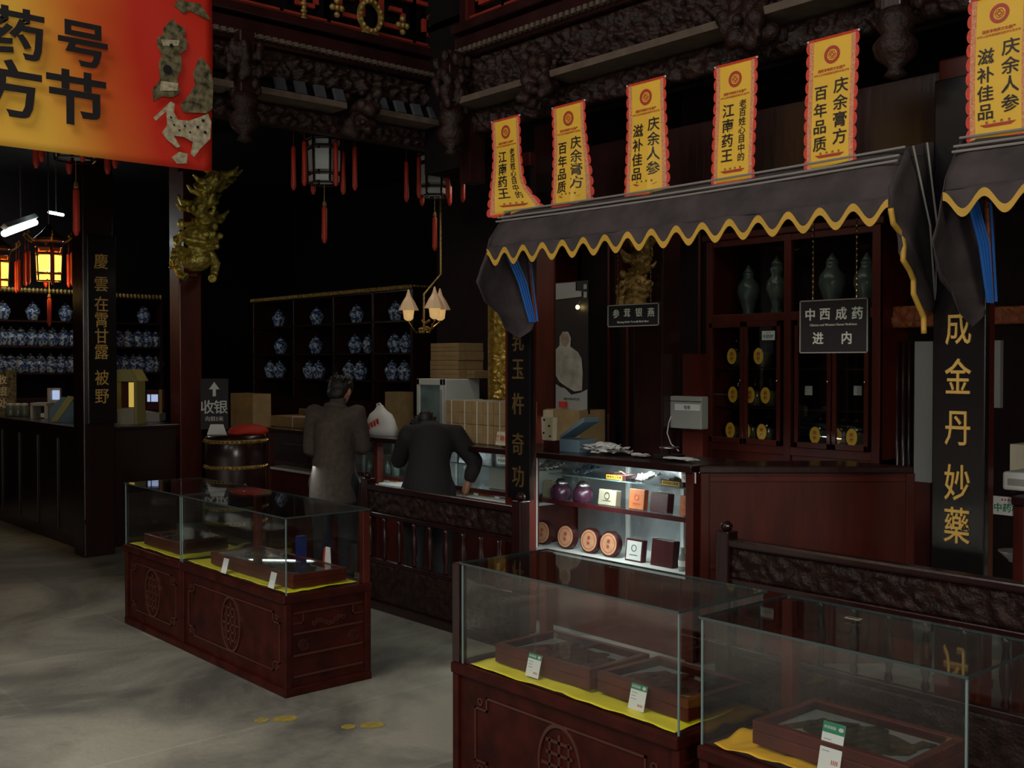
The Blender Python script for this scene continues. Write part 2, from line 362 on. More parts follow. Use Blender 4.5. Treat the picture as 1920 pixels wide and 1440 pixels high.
# far facade (faces -Y)
trim(carved('y', -2.5, XE, 3.29, 3.41, YL, .045, seed=4), 'carve', smooth=True)
trim(carved('y', -2.5, XE, 3.58, 3.75, YL-.02, .05, seed=5), 'carve', smooth=True)
trim(bx(-2.5, XE, YL+.1, YL+.12, 3.29, 5.6), 'void')
trim(beads('y', -2.5, XE, 3.79, YL-.1), 'plank')
trim(bx(-2.5, XE, YL-.07, YL+.1, 3.755, 3.90), 'wood', bevel=.01)
trim(bx(-2.5, XE, YL-.1, YL+.1, 3.92, 3.98), 'wood', bevel=.01)
for a, b in ((-2.5, 1.4), (1.6, 3.05), (3.2, 3.86), (4.12, 4.85)):
    trim(bx(a, b, YL-.17, YL+.1, 3.425, 3.465), 'plank')
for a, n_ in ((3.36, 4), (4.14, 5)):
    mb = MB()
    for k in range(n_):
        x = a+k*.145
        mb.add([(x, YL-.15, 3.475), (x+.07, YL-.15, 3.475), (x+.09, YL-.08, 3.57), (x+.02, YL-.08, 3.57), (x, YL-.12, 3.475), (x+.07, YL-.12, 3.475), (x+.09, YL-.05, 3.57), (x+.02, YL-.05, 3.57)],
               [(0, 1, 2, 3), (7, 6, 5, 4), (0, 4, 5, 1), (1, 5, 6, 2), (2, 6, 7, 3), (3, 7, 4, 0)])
    trim(mb, 'lightgap')  # slabs coloured as the lit gaps above the planks
trim(bx(XR+.12, XE, YE-.05, YL, 3.1, 5.6), 'void')
# red fretwork panels
def fret(axis, a0, a1, z0, z1, p, parent):
    mb = MB(); cell = .34; th = .028; n = max(1, round((a1-a0)/cell)); cw = (a1-a0)/n; rows = round((z1-z0)/cell); ch = (z1-z0)/rows
    poly = [(0, 0), (0, .82), (.78, .82), (.78, .22), (.26, .22), (.26, .56), (.54, .56)]
    def bar(u0, v0, u1, v1):
        ua, ub = min(u0, u1)-th/2, max(u0, u1)+th/2; va, vb = min(v0, v1)-th/2, max(v0, v1)+th/2
        ua = max(ua, a0); ub = min(ub, a1); va = max(va, z0); vb = min(vb, z1)
        if axis == 'x': mb.box(p-.015, p+.015, ua, ub, va, vb)
        else: mb.box(ua, ub, p-.015, p+.015, va, vb)
    for i in range(n):
        for j in range(rows):
            fx, fy = (i % 2), (j % 2)
            q = [((1-x if fx else x), (1-y if fy else y)) for x, y in poly]
            for (x0, y0), (x1, y1) in zip(q, q[1:]):
                bar(a0+(i+x0)*cw, z0+(j+y0)*ch, a0+(i+x1)*cw, z0+(j+y1)*ch)
            bar(a0+i*cw, z0+j*ch, a0+(i+1)*cw, z0+j*ch)
    return mb
def fret_panel(axis, a0, a1, p, label):
    loc = (p, (a0+a1)/2, 4.03) if axis == 'x' else ((a0+a1)/2, p, 4.03)
    t = thing('lattice_panel', label, 'lattice', loc, group='red fretwork panels above the shop fronts')
    fret(axis, a0, a1, 4.01, 5.45, p, t).build('fretwork', 'fret', t)
    mb = MB()
    for a, b in ((a0-.03, a0), (a1, a1+.03)):
        mb.box(p-.03, p+.03, a, b, 3.985, 5.5) if axis == 'x' else mb.box(a, b, p-.03, p+.03, 3.985, 5.5)
    mb.box(p-.03, p+.03, a0, a1, 3.985, 4.005) if axis == 'x' else mb.box(a0, a1, p-.03, p+.03, 3.985, 4.005)
    mb.build('panel_frame', 'wood2', t)
    return t
f1 = fret_panel('y', 1.7, 3.0, YL-.03, 'red lattice fretwork panel in the gallery above the carved bracket column')
f2 = fret_panel('y', 3.1, 4.85, YL-.03, 'red lattice fretwork panel with a gilt oval ring, top centre of the hall')
f3 = fret_panel('x', 3.2, 5.5, XR-.03, 'red lattice fretwork panel high in the corner above the leftmost small banners')
# gilt fittings on the centre panel
c = W(695, 30, Y=YL-.08); T = FY(c.x, YL-.06, c.z)
mb = MB(); mb.ring(T, .085, .115, .03, sx=.85)
for k in range(16):
    a = k*math.pi/8; mb.ball(T @ Vector((.1*.85*math.cos(a), .1*math.sin(a), .03)), .016, 5)
mb.prism([(-.09, -.17), (-.05, -.09), (.05, -.09), (.09, -.17), (.06, -.12), (-.06, -.12)], T, .02)
mb.build('gilt_ring', 'golddull', f2, smooth=False)
for px, y0, y1, par in ((570, -10, 38, f2), (810, 25, 95, f2), (855, 40, 95, f2)):
    a = W(px, y0, Y=YL-.06); b = W(px, y1, Y=YL-.06); mb = MB(); h = a.z-b.z
    for k in range(7): mb.ball((a.x, YL-.06, b.z+h*(k+.5)/7), (.016 if k % 2 else .024, .016, h/11), 5)
    mb.build('gilt_bar', 'golddull', par)
for px, py in ((632, 15), (755, 48)):
    a = W(px, py, Y=YL-.06); mb = MB()
    for dx, dz in ((0, 0), (.035, 0), (-.035, 0), (0, .045), (0, -.045)): mb.ball((a.x+dx, YL-.06, a.z+dz), .022, 5)
    mb.build('gilt_flower', 'golddull', f2)
# hanging carved posts and bracket clusters
def blob(name, c, pts, m, label, cat, vox=.02, group=None, amp=.5):
    mb = MB()
    for (dx, dy, dz, r) in pts: mb.ball((c[0]+dx, c[1]+dy, c[2]+dz), r, 6)
    o = mb.build(name, m, remesh=vox)
    return tag(o, label, cat, group)
def hanging_post(x, y, z0, z1, label):
    t = thing('hanging_post', label, 'carved post', (x, y, z0), group='carved hanging posts under the gallery')
    MB().box(x-.05, x+.05, y-.05, y+.05, z0+.3, z1).build('shaft', 'wood', t, bevel=.008)
    MB().lathe((x, y, z0), [(.01, 0), (.05, .02), (.03, .05), (.085, .1), (.1, .15), (.06, .2), (.09, .24), (.07, .3)], 10).build('lotus_end', 'carve', t, smooth=True)
    mb = MB(); rr = random.Random(int(x*100+y*7))
    for k in range(46):
        a = rr.random()*6.28; zz = z0+.3+rr.random()*(z1-z0-.35); q = .06+.05*rr.random()
        mb.ball((x+q*math.cos(a), y+q*math.sin(a), zz), (.03, .03, .045), 4)
    mb.build('carved_figures', 'carve', t, remesh=.012)
    return t
hanging_post(4.34, 5.55, 3.10, 3.78, 'dark carved hanging post at the corner of the hall left of the small banners')
hanging_post(4.34, 2.42, 2.98, 3.78, 'dark carved hanging post between the two rightmost banners')
hanging_post(3.12, 6.05, 3.10, 3.78, 'dark carved hanging post beside the right edge of the big banner')
for (x, y, z, lab) in ((4.36, 4.73, 3.44, 'carved bracket on the beam above the second small banner'), (4.36, 3.22, 3.44, 'carved bracket on the beam above the fourth small banner'), (3.99, 6.08, 3.42, 'carved bracket on the far beam between the two pale plank edges')):
    rr = random.Random(int(x*31+y*17)); pts = [((rr.random()-.5)*.14, (rr.random()-.5)*.24, (rr.random()-.5)*.26, .02+.035*rr.random()) for _ in range(40)]
    blob('carved_bracket', (x, y, z), pts, 'carve', lab, 'carved bracket', .014, 'carved brackets on the gallery beam')
# ================================================================ columns
def column(x0, x1, y0, y1, h, label, m='wood2', base=False):
    t = thing('column', label, 'column', ((x0+x1)/2, (y0+y1)/2, 0))
    bx(x0, x1, y0, y1, 0, h).build('shaft', m, t, bevel=.012)
    MB().box(x0-.001, x1+.001, y0-.001, y1+.001, .3, .34).build('collar', m, t)
    if base: bx(x0-.05, x1+.05, y0-.05, y1+.05, 0, .12).build('stone_base', 'wallwhite', t, bevel=.02)
    return t
column(4.60, 4.67, 5.08, 5.32, 3.1, 'square dark red column left of the middle shop counter')
column(4.60, 4.73, 2.15, 2.36, 3.1, 'square dark red column at the right end of the shop, behind the gold lettered board')
column(4.60, 4.84, 10.33, 10.57, 4.1, 'plain dark red column carrying the large gilded beast bracket', base=True)
cD = W(180, 800, Y=9.8)
column(cD.x-.14, cD.x+.14, 9.72, 9.98, 4.1, 'dark column with a gold lettered board beside the left counter', 'wood')
def board(x0, x1, y0, y1, z0, z1, chars, T0, size, label, sx=1, zs=None, m='black'):
    t = thing('couplet_board', label, 'inscribed board', ((x0+x1)/2, (y0+y1)/2, z0), group='black couplet boards with gold characters')
    bx(x0, x1, y0, y1, z0, z1).build('panel', mat('black_lacquer_board', (.008, .006, .007), .25, coat=.3), t, bevel=.006)
    for ch, z in zip(chars, zs):
        T = T0.copy(); T.translation.z = z; MB().text(ch, T, size, .006, .005, sx).build('gold_character', m, t)
    return t
# right board: centre px ~1795, five visible characters
zs = [W(1797, y, X=4.56).z for y in (612, 705, 803, 905, 985)]
y = W(1797, 700, X=4.56).y
board(4.56, 4.60, y-.12, y+.12, W(1797, 1075, X=4.56).z, 3.0, '成金丹妙藥', FX(4.559, y, 0), .17, 'black board with gold characters on the right column below the second canopy', .72, zs, 'goldtext')
zs = [W(971, y, X=4.56).z for y in (638, 692, 757, 832, 893)]
y = W(972, 700, X=4.56).y
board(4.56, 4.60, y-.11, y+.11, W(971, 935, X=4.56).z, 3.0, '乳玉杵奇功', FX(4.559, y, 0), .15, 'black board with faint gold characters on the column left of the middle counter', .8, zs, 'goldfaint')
zs = [W(190, y, Y=9.68).z for y in (490, 533, 570, 600, 630, 660, 708, 743)]
board(cD.x-.11, cD.x+.15, 9.68, 9.72, 1.2, W(180, 440, Y=9.68).z, '慶雲在霄甘露被野', FY(W(190, 600, Y=9.68).x, 9.679, 0), .145, 'black board with eight gold characters on the column by the left counter', .9, zs, 'goldtext')
# gilded brackets
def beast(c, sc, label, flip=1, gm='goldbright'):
    # crouching lion with a dragon above it, leaning outwards (towards -Y)
    t = thing('gilded_bracket', label, 'gilded carving', c)
    def P(x, y, z): return (c[0]+x*sc*1.35+z*.10*sc, c[1]-y*sc*flip, c[2]+z*sc)
    lion = MB(); 
    lion.ball(P(0, .10, .22), (.15*sc, .17*sc, .13*sc), 8); lion.ball(P(.0, .12, .44), (.16*sc, .15*sc, .13*sc), 8)
    for s_ in (-1, 1):
        lion.tube([P(.10*s_, .05, .32), P(.16*s_, .10, .18), P(.13*s_, .16, .05), P(.10*s_, .22, .02)], [.06*sc, .05*sc, .04*sc, .045*sc], 8)
        lion.ball(P(.07*s_, .24, .47), .035*sc, 6); lion.ball(P(.13*s_, .08, .56), (.04*sc, .04*sc, .05*sc), 6)
        for k in range(6): lion.ball(P((.13+.02*(k % 2))*s_, .02+.03*k, .36+.05*(k % 3)), .035*sc, 5)
    lion.tube([P(-.12, .2, .40), P(0, .27, .37), P(.12, .2, .40)], .028*sc, 8); lion.tube([P(-.10, .2, .33), P(0, .25, .29), P(.10, .2, .33)], .026*sc, 8)
    lion.ball(P(0, .28, .45), (.045*sc, .04*sc, .035*sc), 6)
    for k in range(5): lion.tube([P(-.16+.012*k, .02+.02*k, .12+.045*k), P(-.19, .09, .12+.045*k), P(-.15, .15, .12+.045*k)], .016*sc, 6)
    lion.build('lion', gm, t, remesh=.009)
    dr = MB(); pts = [(0, .05, .56), (.06, .12, .64), (-.05, .14, .72), (.04, .18, .82), (-.03, .22, .92), (.03, .28, 1.0), (.05, .36, 1.06)]
    dr.tube([P(*p) for p in pts], [.10*sc, .11*sc, .115*sc, .11*sc, .11*sc, .09*sc, .05*sc], 10)
    rr = random.Random(5)
    for k in range(46):
        u = rr.random()*(len(pts)-1); i = int(u); q = [pts[i][j]+(pts[i+1][j]-pts[i][j])*(u-i) for j in range(3)]; a = rr.random()*6.28
        d = (.13*math.cos(a), .10*math.sin(a), .05*math.sin(a*2)); e = [q[j]+d[j] for j in range(3)]; g = [e[j]+d[j]*.30 for j in range(3)]
        dr.tube([P(*q), P(*e), P(g[0], g[1], g[2]+.05)], [.036*sc, .028*sc, .013*sc], 6)
    dr.build('dragon', gm, t, remesh=.009)
    bx(c[0]-.07*sc, c[0]+.07*sc, min(c[1], c[1]+.1*flip*sc)-.02, max(c[1], c[1]+.1*flip*sc), c[2]+.05, c[2]+1.1*sc).build('back_board', 'wood2', t)
    return t
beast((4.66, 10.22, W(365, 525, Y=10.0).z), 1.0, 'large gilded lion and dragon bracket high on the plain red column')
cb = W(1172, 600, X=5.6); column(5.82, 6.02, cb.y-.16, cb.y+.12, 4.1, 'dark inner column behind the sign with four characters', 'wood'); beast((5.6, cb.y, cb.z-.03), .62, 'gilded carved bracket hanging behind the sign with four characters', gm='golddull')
# gilt relief strip left of the couplet board
a = W(942, 750, X=5.5); b = W(942, 470, X=5.5)
t = thing('gilded_relief', 'tall gilded relief strip behind the cardboard boxes beside the board', 'gilded carving', (5.5, a.y, a.z))
mb = carved('x', a.y-.11, a.y+.11, a.z, b.z, 5.5, .05, .012, 9, .03); mb.build('relief', 'gold', t, smooth=True)
[bx(5.46, 5.53, a.y+q, a.y+q+.02, a.z, b.z).build('relief_frame', 'golddull', t) for q in (-.13, .11)]; bx(5.54, 5.6, a.y-.13, a.y+.13, 0, b.z).build('back_post', 'wood', t)
# ================================================================ glass display cases
ZG, ZT = .535, .945
def shou(T, mb, s):
    # round longevity medallion in raised lines
    mb.ring(T, .145*s, .16*s, .008, sx=.72)
    for y_ in (-.09, -.045, 0, .045, .09):
        w_ = .07 if y_ else .095
        mb.prism([(-w_*s, (y_-.006)*s), (w_*s, (y_-.006)*s), (w_*s, (y_+.006)*s), (-w_*s, (y_+.006)*s)], T, .008)
    mb.prism([(-.006*s, -.12*s), (.006*s, -.12*s), (.006*s, .12*s), (-.006*s, .12*s)], T, .008)
    for sx_ in (-1, 1):
        mb.prism([((sx_*.05-.005)*s, -.1*s), ((sx_*.05+.005)*s, -.1*s), ((sx_*.05+.005)*s, .1*s), ((sx_*.05-.005)*s, .1*s)], T, .008)
def case_cabinet(x0, x1, y0, y1, label, posts, side=True, medallion=True, ext=0):
    t = thing('display_case', label, 'display case', ((x0+x1)/2, (y0+y1)/2, 0))
    xf = x0; p = .035
    bx(x0+.015, x1-.015, y0+.015, y1+ext-.015, .03, ZG-.04).build('cabinet_body', 'casewood', t)
    bx(x0-.012, x1+.012, y0+.0, y1+ext, ZG-.045, ZG).build('cabinet_top', 'casewood', t, bevel=.008)
    bx(x0-.005, x1+.005, y0+.0, y1+ext, 0, .045).build('plinth', 'casewood', t, bevel=.006)
    for ya in (y0, y1+ext-p):
        for xa in (x0, x1-p): bx(xa, xa+p, ya, ya+p, .045, ZG-.045).build('corner_stile', 'casewood', t, bevel=.004)
    # front: raised lines, stepped corners, round medallion
    ym = (y0+y1)/2; L_ = (y1-y0)/2-.085; T = FX(x0+.015, ym, .27); mb = MB(); H = .155; a = .004
    def ln(p0, p1, TT, th=.006):
        xa, xb = sorted((p0[0], p1[0])); ya, yb = sorted((p0[1], p1[1])); mb.prism([(xa-a, ya-a), (xb+a, ya-a), (xb+a, yb+a), (xa-a, yb+a)], TT, th)
    def stepped(TT, L2, H2, n=.07, m_=.05):
        ln((-L2+n, H2), (L2-n, H2), TT); ln((-L2+n, -H2), (L2-n, -H2), TT)
        ln((-L2, -H2+m_), (-L2, H2-m_), TT); ln((L2, -H2+m_), (L2, H2-m_), TT)
        for sx_ in (-1, 1):
            for sy_ in (-1, 1):
                ln((sx_*L2, sy_*(H2-m_)), (sx_*(L2-n), sy_*(H2-m_)), TT); ln((sx_*(L2-n), sy_*(H2-m_)), (sx_*(L2-n), sy_*H2), TT)
                q = (sx_*(L2-.03), sy_*(H2-.022)); mb.ring(TT, .010, .016, .006, 10, x=q[0], y=q[1])
    stepped(T, L_, H)
    if medallion: shou(T, mb, 1.0)
    mb.build('front_carving', 'caseline', t)
    if side:
        xm = (x0+x1)/2; T = FY(xm, y0+.015, .27); mb = MB(); LW = (x1-x0)/2-.05
        for z in (.165, .055, -.06, -.17): mb.prism([(-LW, z-.005), (LW, z-.005), (LW, z+.005), (-LW, z+.005)], T, .008)
        for sx_ in (-1, 1):
            ln((sx_*LW, .11), (sx_*(LW-.06), .11), T); ln((sx_*(LW-.06), .11), (sx_*(LW-.06), .165), T)
            for k in range(7):
                an = k*.9; mb.ring(T, .006+.002*k, .009+.002*k, .008, 10, x=sx_*(LW-.06)+.015*math.cos(an), y=-.005+.015*math.sin(an))
        for k in range(9): mb.ring(T, .006, .012, .008, 10, x=-.09+.0225*k, y=.095+.014*math.sin(k*1.1))
        mb.build('side_carving', 'caseline', t)
    g = .006
    bx(x0+.0, x1-.0, y0+.004, y1-.004, ZT-.008, ZT).build('glass_top', 'glass', t)
    bx(x0+.01, x0+.01+g, y0+.01, y1-.01, ZG, ZT-.008).build('glass_front', 'glass', t)
    bx(x1-.01-g, x1-.01, y0+.01, y1-.01, ZG, ZT-.008).build('glass_back', 'glass', t)
    bx(x0+.02, x1-.02, y0+.006, y0+.006+g, ZG, ZT-.008).build('glass_side', 'glass', t)
    bx(x0+.02, x1-.02, y1-.006-g, y1-.006, ZG, ZT-.008).build('glass_side', 'glass', t)
    r = .0028
    for (xa, ya) in ((x0+.008, y0+.008), (x0+.008, y1-.008)): bx(xa-r, xa+r, ya-r, ya+r, ZG, ZT-.008).build('glass_joint', 'edge', t)
    mb = MB(); q = .003
    mb.box(x0-.002, x0, y0, y1, ZT-.008, ZT).box(x1, x1+.002, y0, y1, ZT-.008, ZT).box(x0, x1, y0, y0+.002, ZT-.008, ZT).box(x0, x1, y1-.002, y1, ZT-.008, ZT)
    mb.build('glass_top_edge', 'darkedge', t)
    for (xa, ya) in posts: bx(xa-.022, xa+.022, ya-.022, ya+.022, ZG, ZT-.008).build('wooden_post', 'wood' if ya > 3.38 and ya < 3.5 else 'wood2', t, bevel=.003)
    return t
CA = (2.68, 3.16, 2.235, 3.375); CB = (2.68, 3.16, 1.28, 2.155)
LA = (2.77, 3.30, 4.945, 6.225); LB = (2.77, 3.30, 6.235, 7.11)
case_cabinet(*CA, 'glass topped carved display case in the foreground with two price cards', [(2.70, 3.402), (3.13, 3.345)], ext=.05)
case_cabinet(*CB, 'glass topped carved display case at the bottom right corner with orange cloth', [(3.13, 2.12)])
case_cabinet(*LA, 'nearer section of the two joined carved cases in the left middle of the hall', [(3.275, 4.97), (3.275, 6.20)])
case_cabinet(*LB, 'farther section of the two joined carved cases, at their left end', [], side=False)
def cloth(x0, x1, y0, y1, label, m='cloth', seed=0, ruck=.006, corners=(0, 0, 0, 0)):
    rr = Vector((seed*3.3, seed*1.7, 0)); mb = MB()
    def fn(u, v):
        x = x0+(x1-x0)*u; y = y0+(y1-y0)*v
        h = ruck*(1+noise.noise(Vector((x*9, y*9, seed)))+.5*noise.noise(Vector((x*23, y*23, seed))))
        if corners[0]: h += corners[0]*smoothstep(.7, 1, u)*smoothstep(.3, 0, v)
        if corners[1]: h += corners[1]*smoothstep(.7, 1, u)*smoothstep(.7, 1, v)
        e = .012*noise.noise(Vector((x*5, y*5, seed+4)))
        return (x+e*(u > .9 or u < .1), y+e, ZG+.002+h)
    mb.sheet(fn, 26, 46, (0, 0, -.002))
    return tag(mb.build('satin_cloth', m, smooth=True), label, 'cloth')
def gift_box(cx_, cy_, lx, ly, h, z, rz, label, roots='rootsred', group=None):
    t = thing('specimen_box', label, 'display box', (cx_, cy_, z), rz, group, local=True); e = .028
    mb = MB(); mb.box(-lx/2, lx/2, -ly/2, ly/2, 0, h*.55); mb.box(-lx/2, -lx/2+e, -ly/2, ly/2, h*.55, h).box(lx/2-e, lx/2, -ly/2, ly/2, h*.55, h)
    mb.box(-lx/2+e, lx/2-e, -ly/2, -ly/2+e, h*.55, h).box(-lx/2+e, lx/2-e, ly/2-e, ly/2, h*.55, h)
    mb.build('box_frame', 'wood2', t, bevel=.004)
    bx(-lx/2+e, lx/2-e, -ly/2+e, ly/2-e, h*.55, h*.62).build('lining', 'lining', t)
    nn = 14; MB().prism([(lx*.30*math.cos(q), ly*.30*(1 if math.sin(q) > 0 else -1)*0+ly*.36*math.sin(q)) for q in [2*math.pi*i/nn for i in range(nn)]], Matrix.Identity(4), .004, h*.62).build('silk_pad', roots, t)
    rr = random.Random(int(cy_*977)); mb = MB()
    for k in range(12):
        x = (rr.random()-.5)*(lx-.16); y = -ly/2+.09+(ly-.18)*k/11.
        pts = [(x+(rr.random()-.5)*.03-(i-1.5)*.035, y+(rr.random()-.5)*.02+(i-1.5)*.02, h*.68) for i in range(4)]
        mb.tube(pts, [.006, .014, .011, .003], 7)
    mb.build('dried_root', roots, t, smooth=True)['kind'] = 'stuff'
    bx(-lx/2+e-.004, lx/2-e+.004, -ly/2+e-.004, ly/2-e+.004, h-.006, h-.002).build('clear_lid', 'lid', t)
    return t
def price_card(x, y, z, label, rz=0, w_=.072, h=.088, green=True):
    t = thing('price_card', label, 'price card', (x, y, z), rz, local=True)
    Tm = frame((0, 0, 0), (0, -1, 0), (.25, 0, .968), (-.968, 0, .25))
    MB().prism([(-w_/2, .001), (w_/2, .001), (w_/2, h), (-w_/2, h)], Tm, .002).build('card', 'white', t)
    if green:
        MB().prism([(-w_/2, h*.78), (w_/2, h*.78), (w_/2, h), (-w_/2, h)], Tm, .001, .002).build('green_header', 'greenink', t)
        mb = MB(); mb.text('参茸银燕', Tm @ Matrix.Translation((-.012, h*.89, .003)), .010, .0005, .01); mb.disc(Tm, .006, .0006, 12, .003, 1.4, w_*.34, h*.89); mb.build('header_lettering', 'paleink', t)
        mb = MB(); [mb.prism([(-w_*.4, h*q), (-w_*.4+w_*l, h*q), (-w_*.4+w_*l, h*q+.0025), (-w_*.4, h*q+.0025)], Tm, .0005, .002) for q, l in ((.64, .35), (.52, .28), (.4, .34))]
        mb.build('small_print', 'grey', t)
        mb = MB(); [mb.prism([(w_*.08+.006*k, h*.16), (w_*.08+.006*k+.003, h*.16), (w_*.08+.006*k+.003, h*.25), (w_*.08+.006*k, h*.25)], Tm, .0005, .002) for k in range(4)]
        mb.build('red_price', 'redink', t)
    return t
# foreground case
cloth(2.70, 3.11, 2.27, 3.33, 'yellow satin cloth spread inside the foreground display case', 'cloth', 1, corners=(.07, 0, 0, 0))
gift_box(2.94, 3.00, .34, .52, .075, ZG+.016, .02, 'shallow wooden specimen box with clear lid at the left in the foreground case')
gift_box(2.95, 2.49, .33, .44, .075, ZG+.016, -.04, 'shallow wooden specimen box with clear lid at the right in the foreground case')
for px, py, lab in ((997, 1270, 'left green topped price card in the foreground case'), (1192, 1332, 'right green topped price card in the foreground case')):
    p = W(px, py, Z=ZG+.012); price_card(p.x, p.y, p.z, lab)
# bottom right case
cloth(2.70, 3.08, 1.62, 2.11, 'orange yellow satin cloth bunched under the box in the bottom right case', 'cloth2', 5, .012)
gift_box(2.92, 1.74, .34, .52, .075, ZG+.028, 0, 'shallow wooden specimen box on orange cloth in the bottom right case', 'roots')
p = W(1553, 1420, X=2.735); price_card(2.735, p.y, ZG+.022, 'green topped price card in the bottom right case', h=.14)
# left cases
cloth(2.80, 3.24, 4.99, 6.19, 'yellow cloth under the long box in the nearer left case', 'cloth', 2)
cloth(2.79, 3.26, 6.27, 7.06, 'yellow cloth under the box in the farther left case', 'cloth', 3, corners=(.05, 0, 0, 0))
gift_box(3.02, 5.50, .34, .95, .07, ZG+.016, .01, 'long wooden specimen box in the nearer left case', 'roots')
gift_box(3.0, 6.66, .34, .52, .07, ZG+.016, .02, 'wooden specimen box in the farther left case', 'roots')
for px, py, lab in ((508, 1103, 'white card nearest the glass corner of the left case'), (419, 1075, 'white card in the middle of the left case')):
    p = W(px, py, Z=ZG+.014); price_card(p.x, p.y, p.z, lab, green=False, w_=.06, h=.085)
t = thing('folded_sign', 'small tent shaped card with a red side inside the nearer left case', 'card', (3.2, 5.25, ZG+.01))
T = FX(3.2, 5.235, ZG+.012); MB().prism([(-.035, 0), (.045, 0), (.03, .16), (-.012, .16)], T, .004).build('pale_face', 'white', t)
MB().prism([(-.062, 0), (-.037, 0), (-.014, .16), (-.03, .15)], T, .004).build('red_side', 'redcloth', t)
tag(bx(3.17, 3.22, 5.5, 5.54, ZG+.01, ZG+.2).build('blue_packet', mat('blue_packet', (.008, .02, .12), .4)), 'narrow blue packet standing at the back of the nearer left case', 'packet')
# small label on the glass of the bottom right case
p = W(1600, 1160, Z=ZT); t = thing('glass_label', 'small white label lying on the glass top of the bottom right case', 'label', (p.x, p.y, ZT+.001))
Tm = FZ(p.x, p.y, ZT+.001); MB().prism([(-.025, -.012), (.025, -.012), (.025, .012), (-.025, .012)], Tm, .001).build('label_paper', 'beige', t)
MB().text('请勿压', Tm @ Matrix.Translation((0, 0, .0015)), .014, .0004, .02).build('label_print', 'black', t)
# ================================================================ carved railings
def railing(y0, y1, label, post_top=True):
    x = 4.28; t = thing('railing', label, 'railing', (x, (y0+y1)/2, 0), group='carved wooden railings in front of the counters')
    bx(x-.035, x+.035, y0, y1, .845, .885).build('top_rail', 'wood', t, bevel=.01)
    bx(x-.02, x+.02, y0, y1, .66, .69).build('middle_rail', 'wood', t, bevel=.006)
    bx(x-.02, x+.02, y0, y1, .33, .36).build('lower_rail', 'wood', t, bevel=.006)
    bx(x-.03, x+.03, y0, y1, .0, .06).build('bottom_rail', 'wood', t, bevel=.006)
    carved('x', y0, y1, .69, .845, x-.008, .022, .014, int(y0*10), .03).build('carved_frieze', 'carve', t, smooth=True)
    mb = carved('x', y0, y1, .06, .33, x-.01, .012, .02, int(y0*10)+3, .02); mb.build('lower_panel', 'carve', t, smooth=True)
    n = int((y1-y0)/.17)
    for k in range(n+1):
        yy = y0+.03+(y1-y0-.06)*k/n
        pr = [(.014, 0), (.02, .02), (.012, .05), (.022, .1), (.026, .15), (.018, .2), (.012, .25), (.02, .28), (.014, .3)]
        MB().lathe((x, yy, .36), pr, 10).build('baluster', 'wood', t, smooth=True)
    for yy in (y0, y1):
        mb = MB().box(x-.04, x+.04, yy-.04, yy+.04, 0, .92); mb.lathe((x, yy, .92), [(.02, 0), (.03, .015), (.03, .03), (.01, .05)], 12)
        mb.build('newel_post', 'wood', t, bevel=.006)
    return t
railing(4.80, 6.45, 'dark carved railing in front of the two customers')
railing(.35, 3.27, 'dark carved railing at the right behind the foreground cases')
# ================================================================ counters
def counter(y0, y1, label, z0=.5, posts=(), edge='white', lit=True, x0=4.88, x1=5.38, backing='foil', edge_end=True):
    t = thing('shop_counter', label, 'counter', ((x0+x1)/2, (y0+y1)/2, 0))
    bx(x0+.02, x1, y0, y1, 0, z0-.02).build('counter_base', 'wood2', t)
    bx(x0-.03, x1+.02, y0-.0, y1+.0, 1.11, 1.15).build('worktop', 'wood', t, bevel=.006)
    bx(x0, x1, y0, y1, z0-.02, z0).build('case_floor', 'white' if lit else 'beige', t)
    bx(x1-.02, x1, y0, y1, z0, 1.11).build('back_panel', backing, t)
    for a, b in posts: bx(x0-.01, x0+.05, a, b, 0, 1.11).build('post', 'wood2', t, bevel=.004)
    bx(x0+.012, x0+.018, y0+.02, y1-.02, z0, 1.11).build('glass_front', 'glass', t)
    if edge_end: bx(x0+.0, x0+.02, y1-.075, y1-.05, z0, 1.105).build('edge_strip', edge, t)
    bx(x0+.05, x1-.03, y0+.04, y1-.04, .82, .83).build('shelf', 'glass', t)
    bx(x0+.045, x0+.055, y0+.04, y1-.04, .805, .835).build('shelf_edge', 'maroon', t)
    bx(x0+.16, x1-.03, y0+.04, y1-.04, .985, .993).build('shelf', 'glass', t)
    bx(x0+.155, x0+.16, y0+.04, y1-.04, .985, .993).build('shelf_edge', 'edge', t)
    n = max(1, int((y1-y0)/.42))
    for k in range(1, n): bx(x1-.032, x1-.02, y0+(y1-y0)*k/n-.012, y0+(y1-y0)*k/n+.012, z0, 1.11).build('back_mullion', 'white', t)
    return t
counter(3.96, 5.40, 'bright glass fronted counter in the middle filled with boxes and round tins', posts=((3.96, 4.02), (5.34, 5.40)))
counter(5.42, 9.05, 'long glass fronted counter behind the two customers', posts=((5.42, 5.48), (7.2, 7.26), (8.99, 9.05)), z0=.78, edge_end=False)
counter(.2, 2.13, 'glass counter at the far right with a yellow edged pane', posts=((2.08, 2.13),), edge='trim', backing='grey')
area('counter_strip_light', (5.02, 4.68, 1.09), (5.1, 4.68, .5), .06, 1.25, 11, (.9, 1, .98))
area('counter_strip_light', (5.02, 7.0, 1.09), (5.1, 7.0, .5), .06, 2.8, 4, (.9, 1, .96))
area('counter_strip_light', (5.02, 1.4, 1.09), (5.1, 1.4, .5), .06, 1.2, 1.6, (.85, 1, .9))
